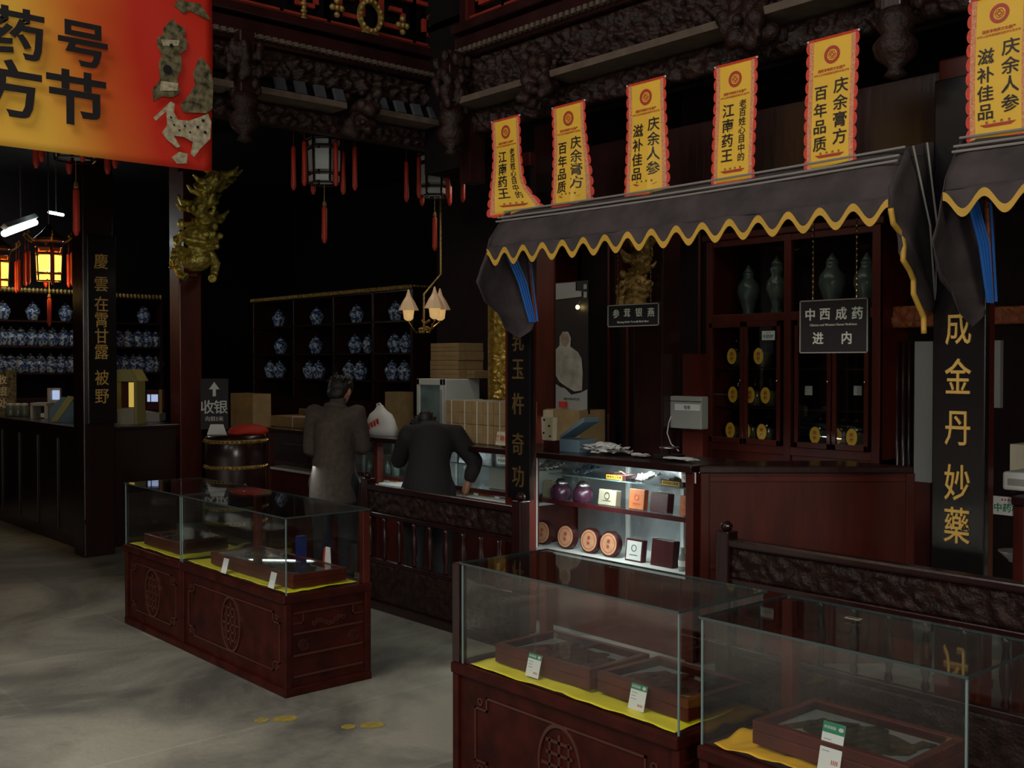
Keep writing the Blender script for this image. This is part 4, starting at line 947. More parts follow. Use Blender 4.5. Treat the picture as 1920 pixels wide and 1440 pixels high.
j0 = None
for py, pxs, nm in rows:
    z = {'upper': W(1400, 690, X=XV+.1).z, 'middle': W(1400, 762, X=XV+.1).z, 'bottom': zb}[nm]
    for k, px in enumerate(pxs):
        p = W(px, py, X=XV+.12); lab = 'glass herb jar with yellow oval label, %s on the %s shelf, left doors' % (ORD[k], nm)
        j = herb_jar((p.x, p.y, z), lab, j0); j0 = j0 or j
for k, px in enumerate((1540, 1580, 1609)):
    p = W(px, 828, X=XV+.12); herb_jar((p.x, p.y, zb), 'glass herb jar with yellow oval label, %s on the bottom shelf, right doors' % ORD[k], j0)
herb_sign(1441, 629, XV-.03, .11, 'small white card with green characters on the left cabinet door')
for k, (px, py) in enumerate(((1516, 733), (1608, 733))):
    p = W(px, py, X=XV+.1); tag(bx(p.x, p.x+.003, p.y-.03, p.y+.03, p.z-.03, p.z+.035).build('shelf_card', 'white'), 'small blank white card, %s one behind the right cabinet doors' % ('left', 'right')[k], 'card')
def vase(px, py, prof, label, sc=1.0):
    p = W(px, py, X=XV+.18); p.z = zm+.001; t = thing('vase', label, 'vase', p, group='grey green vases on top of the cabinet')
    MB().lathe(p, [(r*sc, z*sc) for r, z in prof], 22).build('vase_body', 'celadon', t, smooth=True)
    MB().lathe(p+Vector((0, 0, prof[-1][1]*sc)), [(.035*sc, 0), (.04*sc, .01), (.02*sc, .04), (.012*sc, .055), (.004, .07*sc)], 16).build('vase_lid', 'celadon', t, smooth=True)
P1 = [(.05, 0), (.055, .02), (.045, .06), (.07, .14), (.095, .22), (.09, .28), (.05, .33), (.04, .36), (.048, .38)]
P2 = [(.045, 0), (.05, .02), (.03, .08), (.05, .14), (.075, .2), (.07, .25), (.035, .3), (.05, .34), (.03, .37)]
vase(1403, 585, P1, 'wide shouldered grey green vase, leftmost in the cabinet top', .9); vase(1456, 585, P2, 'slender lidded grey green vase beside the cabinet centre post', 1.05)
vase(1560, 560, P1, 'grey green vase behind the top of the larger hanging sign', 1.0); vase(1625, 560, P1, 'grey green vase at the right end of the cabinet top', .95)
# ================================================================ room behind: door and wall panels right of the cabinet
XD = 6.7
def d_(px, py): return W(px, py, X=XD)
a = d_(1652, 700).y; b = d_(1732, 700).y
t = thing('louvred_door', 'dark folding door panels with vertical boards right of the cabinet', 'door', (XD, (a+b)/2, 0))
n = 7
for k in range(n):
    y0_ = b+(a-b)*k/n; mb = MB(); mb.tube([(XD+.02, y0_+(a-b)/n/2, 0), (XD+.02, y0_+(a-b)/n/2, d_(1690, 640).z)], (a-b)/n/2*.98, 10); mb.build('door_board', 'wood', t, smooth=True)
t = thing('carved_door_head', 'orange brown carved lintel with corner brackets right of the cabinet', 'carved trim', (XD-.05, (a+b)/2, d_(1690, 640).z))
za = d_(1690, 575).z; zc = d_(1690, 615).z
carved('x', b-.25, a+.02, zc, za, XD-.05, .03, .015, 12, .04).build('lintel', 'orangewood', t, smooth=True)
carved('x', a-.06, a+.03, d_(1660, 680).z, zc, XD-.05, .03, .012, 13, .03).build('corner_bracket', 'orangewood', t, smooth=True)
a = d_(1729, 700).y; b = d_(1763, 700).y
tag(bx(XD-.1, XD-.06, b, a, W(1745, 905, X=XD-.1).z, W(1745, 640, X=XD-.1).z).build('wall_board', 'wallwhite'), 'tall narrow pale board left of the right lettered column', 'board')
tag(bx(XD-.12, XD-.06, b, a, 0, W(1745, 905, X=XD-.1).z).build('wainscot_board', 'wood2'), 'dark red panel under the tall narrow pale board', 'panel')
a = d_(1869, 700).y; b = d_(1889, 700).y
tag(bx(XD-.1, XD-.06, b, a, W(1880, 765, X=XD-.1).z, W(1880, 638, X=XD-.1).z).build('wall_board', 'wallwhite'), 'narrow pale board right of the right lettered column', 'board')
t = thing('carved_door_head', 'orange brown carved lintel at the right edge behind the second canopy', 'carved trim', (XD-.05, 1.9, 2.0))
carved('x', .9, d_(1868, 600).y, d_(1890, 608).z, d_(1890, 575).z, XD-.05, .03, .015, 15, .04).build('lintel', 'orangewood', t, smooth=True)
struct(bx(XD+.14, XD+.2, -2, 9.0, 0, 4.1).build('wall_right', 'shopwall'))
tag(bx(XV, XD+.1, W(1040, 600, X=XV).y, W(1000, 600, X=XV).y, 0, 4.0).build('inner_column', 'wood2', bevel=.02), 'dark red inner pillar just left of the statue poster', 'column')
# vertical mouldings of the inner wall
for k, px in enumerate((1130, 1165, 1250, 1300)):
    p = W(px, 700, X=XD); trim(bx(XD+.07, XD+.1, p.y-.015, p.y+.015, 0, 3.2), 'wood2', bevel=.005)
# ================================================================ poster standing in the shop behind the counter
XP = 6.3
def q_(px, py): p = W(px, py, X=XP); return p
a = q_(1041, 650).y; b = q_(1103, 650).y; yc = (a+b)/2
t = thing('portrait_poster', 'tall narrow poster of a seated grey robed statue behind the counter', 'poster', (XP, yc, q_(1070, 790).z))
bx(XP, XP+.02, b, a, q_(1070, 775).z, q_(1070, 528).z).build('poster_board', 'black', t)
def pp(pts, off): 
    T = frame((XP-off, 0, 0), (0, -1, 0), (0, 0, 1), (-1, 0, 0)); return MB().prism([(-q_(x, y).y, q_(x, y).z) for x, y in pts][::-1], T, .002)
pp([(1043, 532), (1080, 529), (1080, 545), (1091, 546), (1091, 556), (1043, 562)], .003).build('pale_top', 'wallwhite', t)
pp([(1095, 533), (1101, 533), (1101, 542), (1095, 542)], .003).build('pale_square', 'wallwhite', t)
pp([(1095, 547), (1101, 547), (1101, 558), (1095, 558)], .003).build('pale_square', 'wallwhite', t)
pp([(1043, 655), (1050, 648), (1050, 632), (1056, 622), (1066, 622), (1071, 634), (1070, 650), (1084, 660), (1091, 672), (1093, 700), (1092, 732), (1078, 734), (1064, 726), (1050, 716), (1043, 704)], .003).build('robed_figure', mat('printed_grey_robe', (.34, .32, .27), .6, var=.35, vscale=9), t)
pp([(1043, 720), (1052, 726), (1060, 728), (1072, 740), (1090, 736), (1102, 730), (1102, 768), (1043, 772)], .004).build('pale_foot', 'wallwhite', t)
pp([(1052, 630), (1058, 624), (1066, 627), (1068, 640), (1062, 650), (1054, 646)], .006).build('printed_face', mat('printed_face', (.30, .22, .16), .6, var=.3, vscale=20), t)
mb = MB(); p = q_(1073, 748); mb.text('国医大师中药文化', FX(XP-.007, p.y, p.z), .024, .001).build('print_line', 'black', t)
p = q_(1063, 757); tag(bx(XP-.06, XP-.03, p.y-.035, p.y+.035, p.z-.03, p.z+.02).build('red_tag', 'redcloth'), 'small red label in front of the poster foot', 'label')
p = W(1083, 576, X=XP-.03); t = thing('small_lamp', 'tiny warm orange lamp in front of the poster top', 'lamp', p); MB().ball(p, .018, 6).build('lamp_bulb', 'bulb', t); MB().tube([p+Vector((0, 0, .015)), p+Vector((.04, 0, .06))], .005).build('lamp_arm', 'metal', t)
p = q_(1080, 800); tag(bx(XP-.1, XP+.2, b, a+.02, 0, q_(1080, 768).z).build('carton_stack', 'card'), 'brown carton standing below the statue poster', 'carton')
p = q_(1045, 790); tag(bx(XP-.14, XP-.1, a-.08, a, p.z-.25, q_(1045, 768).z).build('pale_strip', 'cream'), 'pale upright strip left of the brown carton below the poster', 'board')
# ================================================================ things on the middle counter
ZC = 1.15
def onc(px, py): return W(px, py, Z=ZC)
p = W(1030, 826, X=5.0); z1 = W(1030, 782, X=5.0).z
t = thing('notice_board_block', 'cream card block with dark holes pinned beside the column on the counter', 'card', (5.0, p.y, 1.2))
T = FX(4.98, p.y, 0); MB().prism([(-.05, ZC+.07), (.055, ZC+.07), (.06, z1-.0), (-.062, z1-.0), (-.058, ZC+.13)], T, .04, -.04).build('block', 'cream', t, bevel=.004)
mb = MB()
for dx, dz in ((-.03, .21), (.02, .17), (-.035, .12), (.03, .10)): mb.disc(T, .008, .002, 10, .0, 1.2, dx, ZC+dz)
mb.build('hole', 'black', t)
bx(4.99, 5.05, p.y-.05, p.y+.05, 1.15, 1.22).build('stand', 'maroon', t)
p = onc(1068, 848); t = thing('open_box', 'blue grey box with its lid tilted open on the counter', 'box', (p.x+.08, p.y, ZC))
x, y = p.x+.05, p.y; bx(x-.05, x+.12, y-.09, y+.10, ZC, ZC+.085).build('box_body', 'bluegrey', t, bevel=.003)
T = FX(x-.05, y+.10, ZC+.085); MB().prism([(0, 0), (.23, .12), (.235, .15), (.22, .15), (0, .02)], T, .15, -.15).build('box_lid', 'bluegrey', t, bevel=.003)
p = onc(1125, 852)
def papers(cx_, cy_, sx_, sy_, h, label, n=4, seed=0, m='white'):
    t = thing('loose_papers', label, 'papers', (cx_, cy_, ZC)); rr = random.Random(seed)
    for k in range(n):
        a = rr.random()*1.2-.6; dx, dy = (rr.random()-.5)*sx_*.4, (rr.random()-.5)*sy_*.4; T = Matrix.Translation((cx_+dx, cy_+dy, ZC+.002+h*k/n)) @ RZ(a)
        mb = MB(); mb.sheet(lambda u, v: ((u-.5)*sx_, (v-.5)*sy_, .012+h*.8*abs(noise.noise(Vector((u*2.5+k, v*2.5, seed))))), 10, 10, (0, 0, -.001), T)
        mb.build('paper_sheet', m, t, smooth=True)
    return t
papers(5.06, p.y-.02, .13, .26, .05, 'crumpled white papers and wrappers on the counter beside the open box', 5, 2)
p = onc(1235, 856); papers(5.05, p.y, .06, .11, .015, 'small stack of white slips in the middle of the counter', 2, 5)
p = onc(1320, 862); papers(5.05, p.y+.02, .09, .18, .012, 'flat white sheets near the right corner of the counter', 3, 8)
p = onc(1282, 858); t = thing('weighing_scale', 'small dark metal scale with a pan on the counter', 'scale', (5.12, p.y, ZC))
bx(5.06, 5.2, p.y-.07, p.y+.07, ZC, ZC+.03).build('scale_base', 'black', t, bevel=.005)
MB().lathe((5.13, p.y, ZC+.03), [(.01, 0), (.01, .03), (.06, .035), (.065, .045), (.02, .04)], 18).build('scale_pan', 'metal', t, smooth=True)
p = W(1285, 772, X=5.9); t = thing('wall_telephone_box', 'grey white electric box with a paper label on a post behind the counter', 'device', (5.9, p.y, W(1285, 805, X=5.9).z))
za, zb_ = W(1285, 743, X=5.9).z, W(1285, 804, X=5.9).z; ya, yb = W(1256, 770, X=5.9).y, W(1315, 770, X=5.9).y
bx(5.9, 5.98, yb, ya, zb_, za).build('casing', 'grey', t, bevel=.008)
bx(5.893, 5.9, yb+.01, ya-.05, za-.10, za-.055).build('paper_label', 'white', t); bx(5.895, 5.9, yb, ya, za-.038, za-.034).build('seam_line', 'black', t)
MB().text('专用', FX(5.892, (ya+yb)/2-.02, za-.078), .03, .001, .01).build('label_print', 'black', t)
MB().tube([(5.92, ya-.002, zb_+.1), W(1254, 792, X=5.86), W(1251, 812, X=5.75), W(1258, 832, X=5.55), W(1272, 845, X=5.36)], .004, 6).build('cable', 'white', t)
bx(5.98, 6.03, yb+.05, ya-.05, 0, za+.3).build('mounting_post', 'wood2', t)
# ================================================================ fridge, boxes and bag on and behind the long counter
def onl(px, X): return W(px, 700, X=X)
XF = 6.0
y0_, y1_ = W(830, 760, X=XF).y, W(781, 760, X=XF).y; zt = W(800, 710, X=XF).z
t = thing('drinks_fridge', 'white upright fridge with glass door behind the cardboard boxes', 'fridge', (XF+.3, (y0_+y1_)/2, 0))
x1_ = W(900, 715, Y=y0_).x
bx(XF+.03, x1_, y0_, y1_, 0, zt).build('body', 'fridge', t, bevel=.012)
mb = MB(); mb.box(XF, XF+.03, y0_, y0_+.045, .3, zt).box(XF, XF+.03, y1_-.045, y1_, .3, zt).box(XF, XF+.03, y0_, y1_, zt-.06, zt).box(XF, XF+.03, y0_, y1_, .3, .36)
d = mb.build('door', 'fridge', t, bevel=.005)
bx(XF+.012, XF+.018, y0_+.045, y1_-.045, .36, zt-.06).build('door_pane', mat('misted_fridge_glass', (.16, .23, .23), .15, var=.3, vscale=5), d)
bx(XF-.02, XF, y0_+.008, y0_+.02, 1.2, 1.5).build('door_handle', 'grey', d)
def carton(x0, x1, y0, y1, z0, z1, label, group=None, string=True, m='card'):
    t = thing('cardboard_box', label, 'cardboard box', ((x0+x1)/2, (y0+y1)/2, z0), group=group)
    bx(x0, x1, y0, y1, z0, z1).build('carton', m, t, bevel=.003)
    ym = (y0+y1)/2; q = .003
    if string: MB().box(x0-q, x0, ym-.004, ym+.004, z0, z1).box(x0-q, x1, ym-.004, ym+.004, z1, z1+q).build('string', 'string', t)
    MB().box(x0-.001, x0+.002, y0+.01, y1-.01, (z0+z1)/2-.001, (z0+z1)/2+.001).build('tape_line', 'plank', t)
    return t
XK = 5.02
ys = [W(px, 790, X=XK).y for px in (835, 859, 884, 905, 925, 950)]
zs_ = [ZC+.001, W(890, 796, X=XK).z, W(890, 752, X=XK).z]
for r in range(2):
    for k in range(5):
        carton(XK, XK+.3, ys[k+1]+.004, ys[k]-.004, zs_[r]+.001, zs_[r+1]-.002, 'string tied cardboard box on the counter, %s row, %s from the left' % (('lower', 'upper')[r], ORD[k]), 'string tied cardboard boxes on the counter')
# boxes on the fridge
yb0 = W(842, 690, X=XF+.35); 
zz = zt+.002
for k, (pxa, pxb, h) in enumerate(((822, 876, .085), (822, 875, .085), (823, 876, .085), (823, 875, .08))):
    ya, yb = W(pxa, 690, X=XF+.3).y, W(pxb, 690, X=XF+.3).y
    carton(XF+.2, XF+.5, yb, ya, zz, zz+h-.003, 'flat cardboard box in the stack on the fridge, %s from the bottom' % ORD[k], 'cardboard boxes stacked on the fridge', False, 'card'); zz += h
ya, yb = W(880, 700, X=XF+.45).y, W(912, 700, X=XF+.45).y
carton(XF+.3, XF+.6, yb, ya, zt+.002, zt+.075, 'single flat cardboard box on the fridge to the right of the stack', None, False)
t = thing('reweigh_sign', 'white folded card with red characters on the counter beside the board', 'sign', (4.95, W(938, 830, X=4.92).y, ZC))
p = W(940, 822, X=4.92); T = FX(4.92, p.y, p.z); MB().prism([(-.065, -.05), (.08, -.05), (.08, .04), (-.045, .045)], T, .1, -.1).build('card', 'cream', t)
MB().text('复称处', T @ Matrix.Translation((.012, 0, .001)), .05, .001, .01).build('red_lettering', 'redink', t)
# plastic bag
p = W(718, 822, X=5.05); t = thing('plastic_bag', 'white plastic carrier bag with red print standing on the counter', 'bag', (5.05, p.y, ZC))
sc = p.y and (W(695, 800, X=5.05).y-W(742, 800, X=5.05).y)
hb = W(718, 760, X=5.05).z-ZC; mb = MB(); n = 24; prof = [(0, 1.0), (.25, .98), (.5, .90), (.7, .72), (.82, .42), (.9, .30), (1.0, .20)]
vs = []; rings = []
for i, (zf, rf) in enumerate(prof):
    ring = []
    for j in range(n):
        a = 2*math.pi*j/n; r = rf*(1+.10*noise.noise(Vector((math.cos(a)*2, math.sin(a)*2, zf*4)))); ring.append((5.05+.09*r*math.cos(a), p.y+sc/2*r*math.sin(a)+.12*sc*zf, ZC+.001+zf*hb))
    vs += ring
fs = [(i*n+j, i*n+(j+1) % n, (i+1)*n+(j+1) % n, (i+1)*n+j) for i in range(len(prof)-1) for j in range(n)]+[tuple(reversed(range(n)))]
MB().add(vs, fs).build('bag_body', 'white', t, smooth=True)
MB().tube([(5.05, p.y+.19*sc, ZC+hb*.9), (5.05, p.y+.24*sc, ZC+hb*1.03), (5.05, p.y+.12*sc, ZC+hb*1.06), (5.05, p.y-.02*sc, ZC+hb*.9)], .008, 6).build('bag_handle', 'white', t, smooth=True)
T = FX(4.958, p.y, ZC+hb*.38) @ RZ(.35); mb = MB(); [mb.prism([(-.09+.045*k, -.02+.01*(k % 2)), (-.06+.045*k, -.025), (-.055+.045*k, .03), (-.075+.045*k, .02), (-.088+.045*k, .035)], T, .002) for k in range(4)]; mb.build('red_print', 'redink', t)['kind'] = 'stuff'
p = W(673, 811, X=5.0); t = thing('tape_dispenser', 'small white holder with a rod beside the plastic bag', 'holder', (5, p.y, ZC))
bx(4.98, 5.02, p.y-.01, p.y+.05, ZC, ZC+.06).build('head', 'white', t, bevel=.004); MB().tube([(5, p.y, ZC+.03), (5, p.y-.13, ZC+.03)], .008).build('rod', 'white', t)
# long carton left of the man
p0, p1 = W(508, 805, X=5.0), W(592, 805, X=5.0); zt2 = W(550, 782, X=5.0).z
t = thing('long_carton', 'long open cardboard box with white string on the counter left of the man', 'cardboard box', (5.1, (p0.y+p1.y)/2, ZC))
bx(5.0, 5.3, p1.y, p0.y, ZC, zt2).build('carton', 'card', t, bevel=.004); MB().prism([(0, 0), (p0.y-p1.y, 0), (p0.y-p1.y-.1, .08), (.1, .08)], frame((5.3, p0.y, zt2), (0, -1, 0), (-.6, 0, .8), (-.8, 0, -.6)), .004).build('open_flap', 'card', t)
mb = MB(); ym = (p0.y+p1.y)/2; mb.box(4.996, 5.0, ym-.006, ym+.006, ZC, zt2).box(4.996, 5.3, ym-.006, ym+.006, zt2, zt2+.004); mb.build('string', 'string', t)
# ================================================================ drum shaped tub, sign, cloth
dc = W(442, 870, D=8.9); dx_, dy_ = dc.x, dc.y
zt3 = W(440, 814, D=8.9).z; R_ = .245
t = thing('lacquer_tub', 'dark lacquered drum shaped tub with studded brass bands on a stand', 'tub', (dx_, dy_, 0))
MB().lathe((dx_, dy_, 0), [(.2, 0), (.22, .03), (.18, .08), (.16, .3), (.2, .36), (R_*.97, .4), (R_*1.02, .55), (R_*.98, zt3-.35), (R_*1.04, zt3-.18), (R_*1.0, zt3-.02), (R_*.9, zt3)], 40).build('tub_body', 'wood', t, smooth=True)
for zz, r in ((zt3-.05, R_*1.03), (zt3-.26, R_*1.01), (.56, R_*1.04), (.44, R_*1.0)):
    m_ = MB(); m_.lathe((dx_, dy_, zz-.016), [(r, 0), (r+.006, .004), (r+.006, .028), (r, .032)], 40); o = m_.build('brass_band', 'golddull', t, smooth=True)
    m_ = MB(); [m_.ball((dx_+(r+.008)*math.cos(a), dy_+(r+.008)*math.sin(a), zz), .008, 3) for a in [2*math.pi*i/44 for i in range(44)]]; m_.build('brass_studs', 'brass', o)
for s_ in (-1, 1):
    c_ = Vector((dx_, dy_, zt3-.42))+RIGHT*(s_*.13)-_h*(R_*.93); MB().tube([c_+RIGHT*.02*math.cos(a)+Vector((0, 0, .03*math.sin(a))) for a in [2*math.pi*i/12 for i in range(12)]], .005, 6, True).build('ring_handle', 'brass', t)
p = W(412, 808, D=8.7); t = thing('tent_card', 'small folded white card on the rim of the studded tub', 'card', (p.x, p.y, zt3))
c_ = Vector((dx_, dy_, zt3+.002))-RIGHT*.13-_h*.08; T = frame(c_, RIGHT, (0, 0, 1), -_h); MB().prism([(-.085, 0), (.08, 0), (.05, .085), (-.055, .085)], T, .004).build('card_face', 'white', t)
c_ = Vector((dx_, dy_, zt3+.004))+RIGHT*.1+_h*.02; mb = MB()
mb.lathe(c_, [(.01, .0), (.17, .0), (.18, .02), (.15, .05), (.06, .075), (.01, .07)], 22, sy=.7)
for v_ in mb.v: v_.z += .012*noise.noise(v_*14)
tag(mb.build('red_cloth', 'redcloth', smooth=True), 'crumpled red cloth lying on the studded tub', 'cloth')
# cashier sign
cs = W(402, 760, D=9.3); T = frame(cs, RIGHT, (0, 0, 1), -_h); s = 9.3/F
t = thing('cashier_sign', 'dark sign with a white arrow and two white characters behind the tub', 'sign', (cs.x, cs.y, cs.z-.25))
MB().prism([(-26*s, -45*s), (26*s, -45*s), (26*s, 50*s), (-26*s, 50*s)], T, .015, -.015).build('panel', 'black', t)
MB().prism([(-3*s, 17*s), (-3*s, 30*s), (-10*s, 30*s), (0-0*s, 44*s), (10*s, 30*s), (3*s, 30*s), (3*s, 17*s)][::-1], T, .002).build('arrow', 'white', t)
MB().text('收', T @ Matrix.Translation((-13*s, -3*s, 0)), 27*s, .002, .01).text('银', T @ Matrix.Translation((12*s, -3*s, 0)), 27*s, .002, .01).text('向前5米', T @ Matrix.Translation((0, -25*s, 0)), 10*s, .002, .005).build('lettering', 'white', t)
bx(cs.x-.02, cs.x+.02, cs.y, cs.y+.04, 0, cs.z-.2).build('sign_pole', 'black', t)
cs = W(452, 760, X=5.0); t = thing('upright_carton', 'upright cardboard box at the left end of the long counter', 'cardboard box', (5.1, cs.y, ZC))
za = W(452, 738, X=5.0).z; bx(5.0, 5.2, W(474, 760, X=5).y, W(432, 760, X=5).y, .0, za).build('carton', 'card', t, bevel=.004)
# ================================================================ jar cabinets
def jar_proto(loc, label, group):
    t = thing('porcelain_jar', label, 'jar', loc, 0, group, local=True)
    MB().lathe((0, 0, 0), [(.05, 0), (.058, .02), (.085, .09), (.088, .13), (.06, .165), (.045, .172)], 16).build('jar_body', 'porcelain', t, smooth=True)
    MB().lathe((0, 0, .172), [(.05, 0), (.052, .012), (.03, .035), (.010, .042), (.014, .055), (.004, .062)], 14).build('jar_lid', 'porcelain', t, smooth=True)
    return t
XJ = 7.0
def j_(px, py, X=XJ): return W(px, py, X=X)
ya, yb = j_(474, 620).y, j_(771, 620).y; zt4 = (j_(475, 568).z+j_(770, 533).z)/2
t = thing('jar_cabinet', 'dark open shelf cabinet with rows of blue and white jars and a gilt rope moulding', 'cabinet', (XJ+.2, (ya+yb)/2, 0))
bx(XJ+.38, XJ+.42, yb, ya, 0, zt4+.1).build('back_panel', 'void', t)
mids = [ya, j_(549, 620).y, j_(624, 620).y, j_(698, 620).y, yb]
for k, yy in enumerate(mids): bx(XJ, XJ+.38, yy-.02, yy+.02, 0, zt4).build('divider', 'wood', t, bevel=.004)
shz = [j_(620, 711).z, j_(600, 663).z, j_(600, 608).z]
for zz in shz+[zt4-.02]: bx(XJ, XJ+.38, yb, ya, zz-.02, zz).build('shelf', 'wood', t)
bx(XJ-.01, XJ+.38, yb, ya, 0, shz[0]-.25).build('lower_cupboard', 'wood', t)
def rope(pts, r=.022):
    mb = MB(); a, b = Vector(pts[0]), Vector(pts[1]); n = int((b-a).length/.045)
    for k in range(n): mb.ball(a+(b-a)*(k+.5)/n, (r, r, r*1.2), 4)
    return mb
rope(((XJ-.03, yb, zt4), (XJ-.03, ya, zt4))).build('gilt_rope', 'golddull', t); rope(((XJ-.03, yb, zt4), (XJ+.5, yb, zt4))).build('gilt_rope', 'golddull', t)
bx(XJ+.0, XJ+.5, yb-.03, yb-.01, 0, zt4).build('end_panel', 'wood', t)
first = None
jr = [(2, (523, 594, 669, 742), 'top'), (1, (526, 592, 666, 676, 740, 762), 'middle'), (0, (507, 524, 580, 597, 655, 675, 735, 758), 'bottom')]
for si, pxs, nm in jr:
    for k, px in enumerate(pxs):
        y = j_(px, 620, X=XJ+.14).y; lab = 'blue and white jar, %s on the %s shelf of the rope topped right cabinet' % (ORD[k], nm)
        if first is None: first = jar_proto((XJ+.14, y, shz[si]), lab, 'blue and white jars in the right jar cabinet')
        else: dup(first, (XJ+.14+(.12 if px == 676 else 0), y, shz[si]), random.random()*6, lab)
tag(MB().add(*(lambda m_: (m_.v, m_.f))(bx(6.3, 6.5, W(745, 780, X=6.3).y, W(722, 780, X=6.3).y, 0, 1.45))).build('parcel', 'card'), 'dim brown parcel showing behind the plastic bag', 'parcel')
# far wall cabinets (face -Y)
YJ = 13.5
def k_(px, py, Y=YJ): return W(px, py, Y=Y)
def far_cab(pa, pb, label, zr):
    xa, xb = k_(pa, 640).x, k_(pb, 640).x; t = thing('jar_cabinet', label, 'cabinet', ((xa+xb)/2, YJ+.2, 0))
    zt_ = k_((pa+pb)/2, zr).z; bx(xa, xb, YJ+.38, YJ+.42, 0, zt_+.1).build('back_panel', 'void', t)
    for xx in (xa, xb): bx(xx-.02, xx+.02, YJ, YJ+.38, 0, zt_).build('side_panel', 'wood', t)
    for zz in fz+[zt_-.02]: bx(xa, xb, YJ, YJ+.38, zz-.02, zz).build('shelf', 'wood', t)
    bx(xa, xb, YJ-.02, YJ+.38, 0, fz[0]-.3).build('lower_cupboard', 'wood', t); rope(((xa, YJ-.03, zt_), (xb, YJ-.03, zt_)), .026).build('gilt_rope', 'golddull', t)
fz = [k_(80, 699).z, k_(80, 649).z, k_(80, 601).z]
far_cab(-60, 147, 'dark shelf cabinet with crowded blue and white jars at the far left', 544); far_cab(214, 303, 'narrow dark shelf cabinet with jars between the lettered and plain columns', 556)
fj = None
for si, pxs, nm, side in ((2, (6, 62, 124), 'top', 'far left'), (2, (270,), 'top', 'narrow'), (1, (4, 21, 39, 60, 80, 98, 119, 137), 'middle', 'far left'), (1, (222, 240, 259, 276, 293), 'middle', 'narrow'),
                      (0, (3, 20, 38, 57, 75, 95, 115, 134), 'bottom', 'far left'), (0, (219, 233, 250, 262, 279, 295), 'bottom', 'narrow')):
    for k, px in enumerate(pxs):
        x = k_(px, 640, Y=YJ+.15).x; lab = 'blue and white jar, %s on the %s shelf of the %s cabinet' % (ORD[k], nm, side)
        if side == 'narrow' and len(pxs) == 1: lab = 'single blue and white jar on the top shelf of the narrow cabinet'
        if fj is None:
            fj = jar_proto((x, YJ+.15, fz[si]), lab, 'blue and white jars on the far wall')
        else: dup(fj, (x, YJ+.15, fz[si]), random.random()*6, lab)
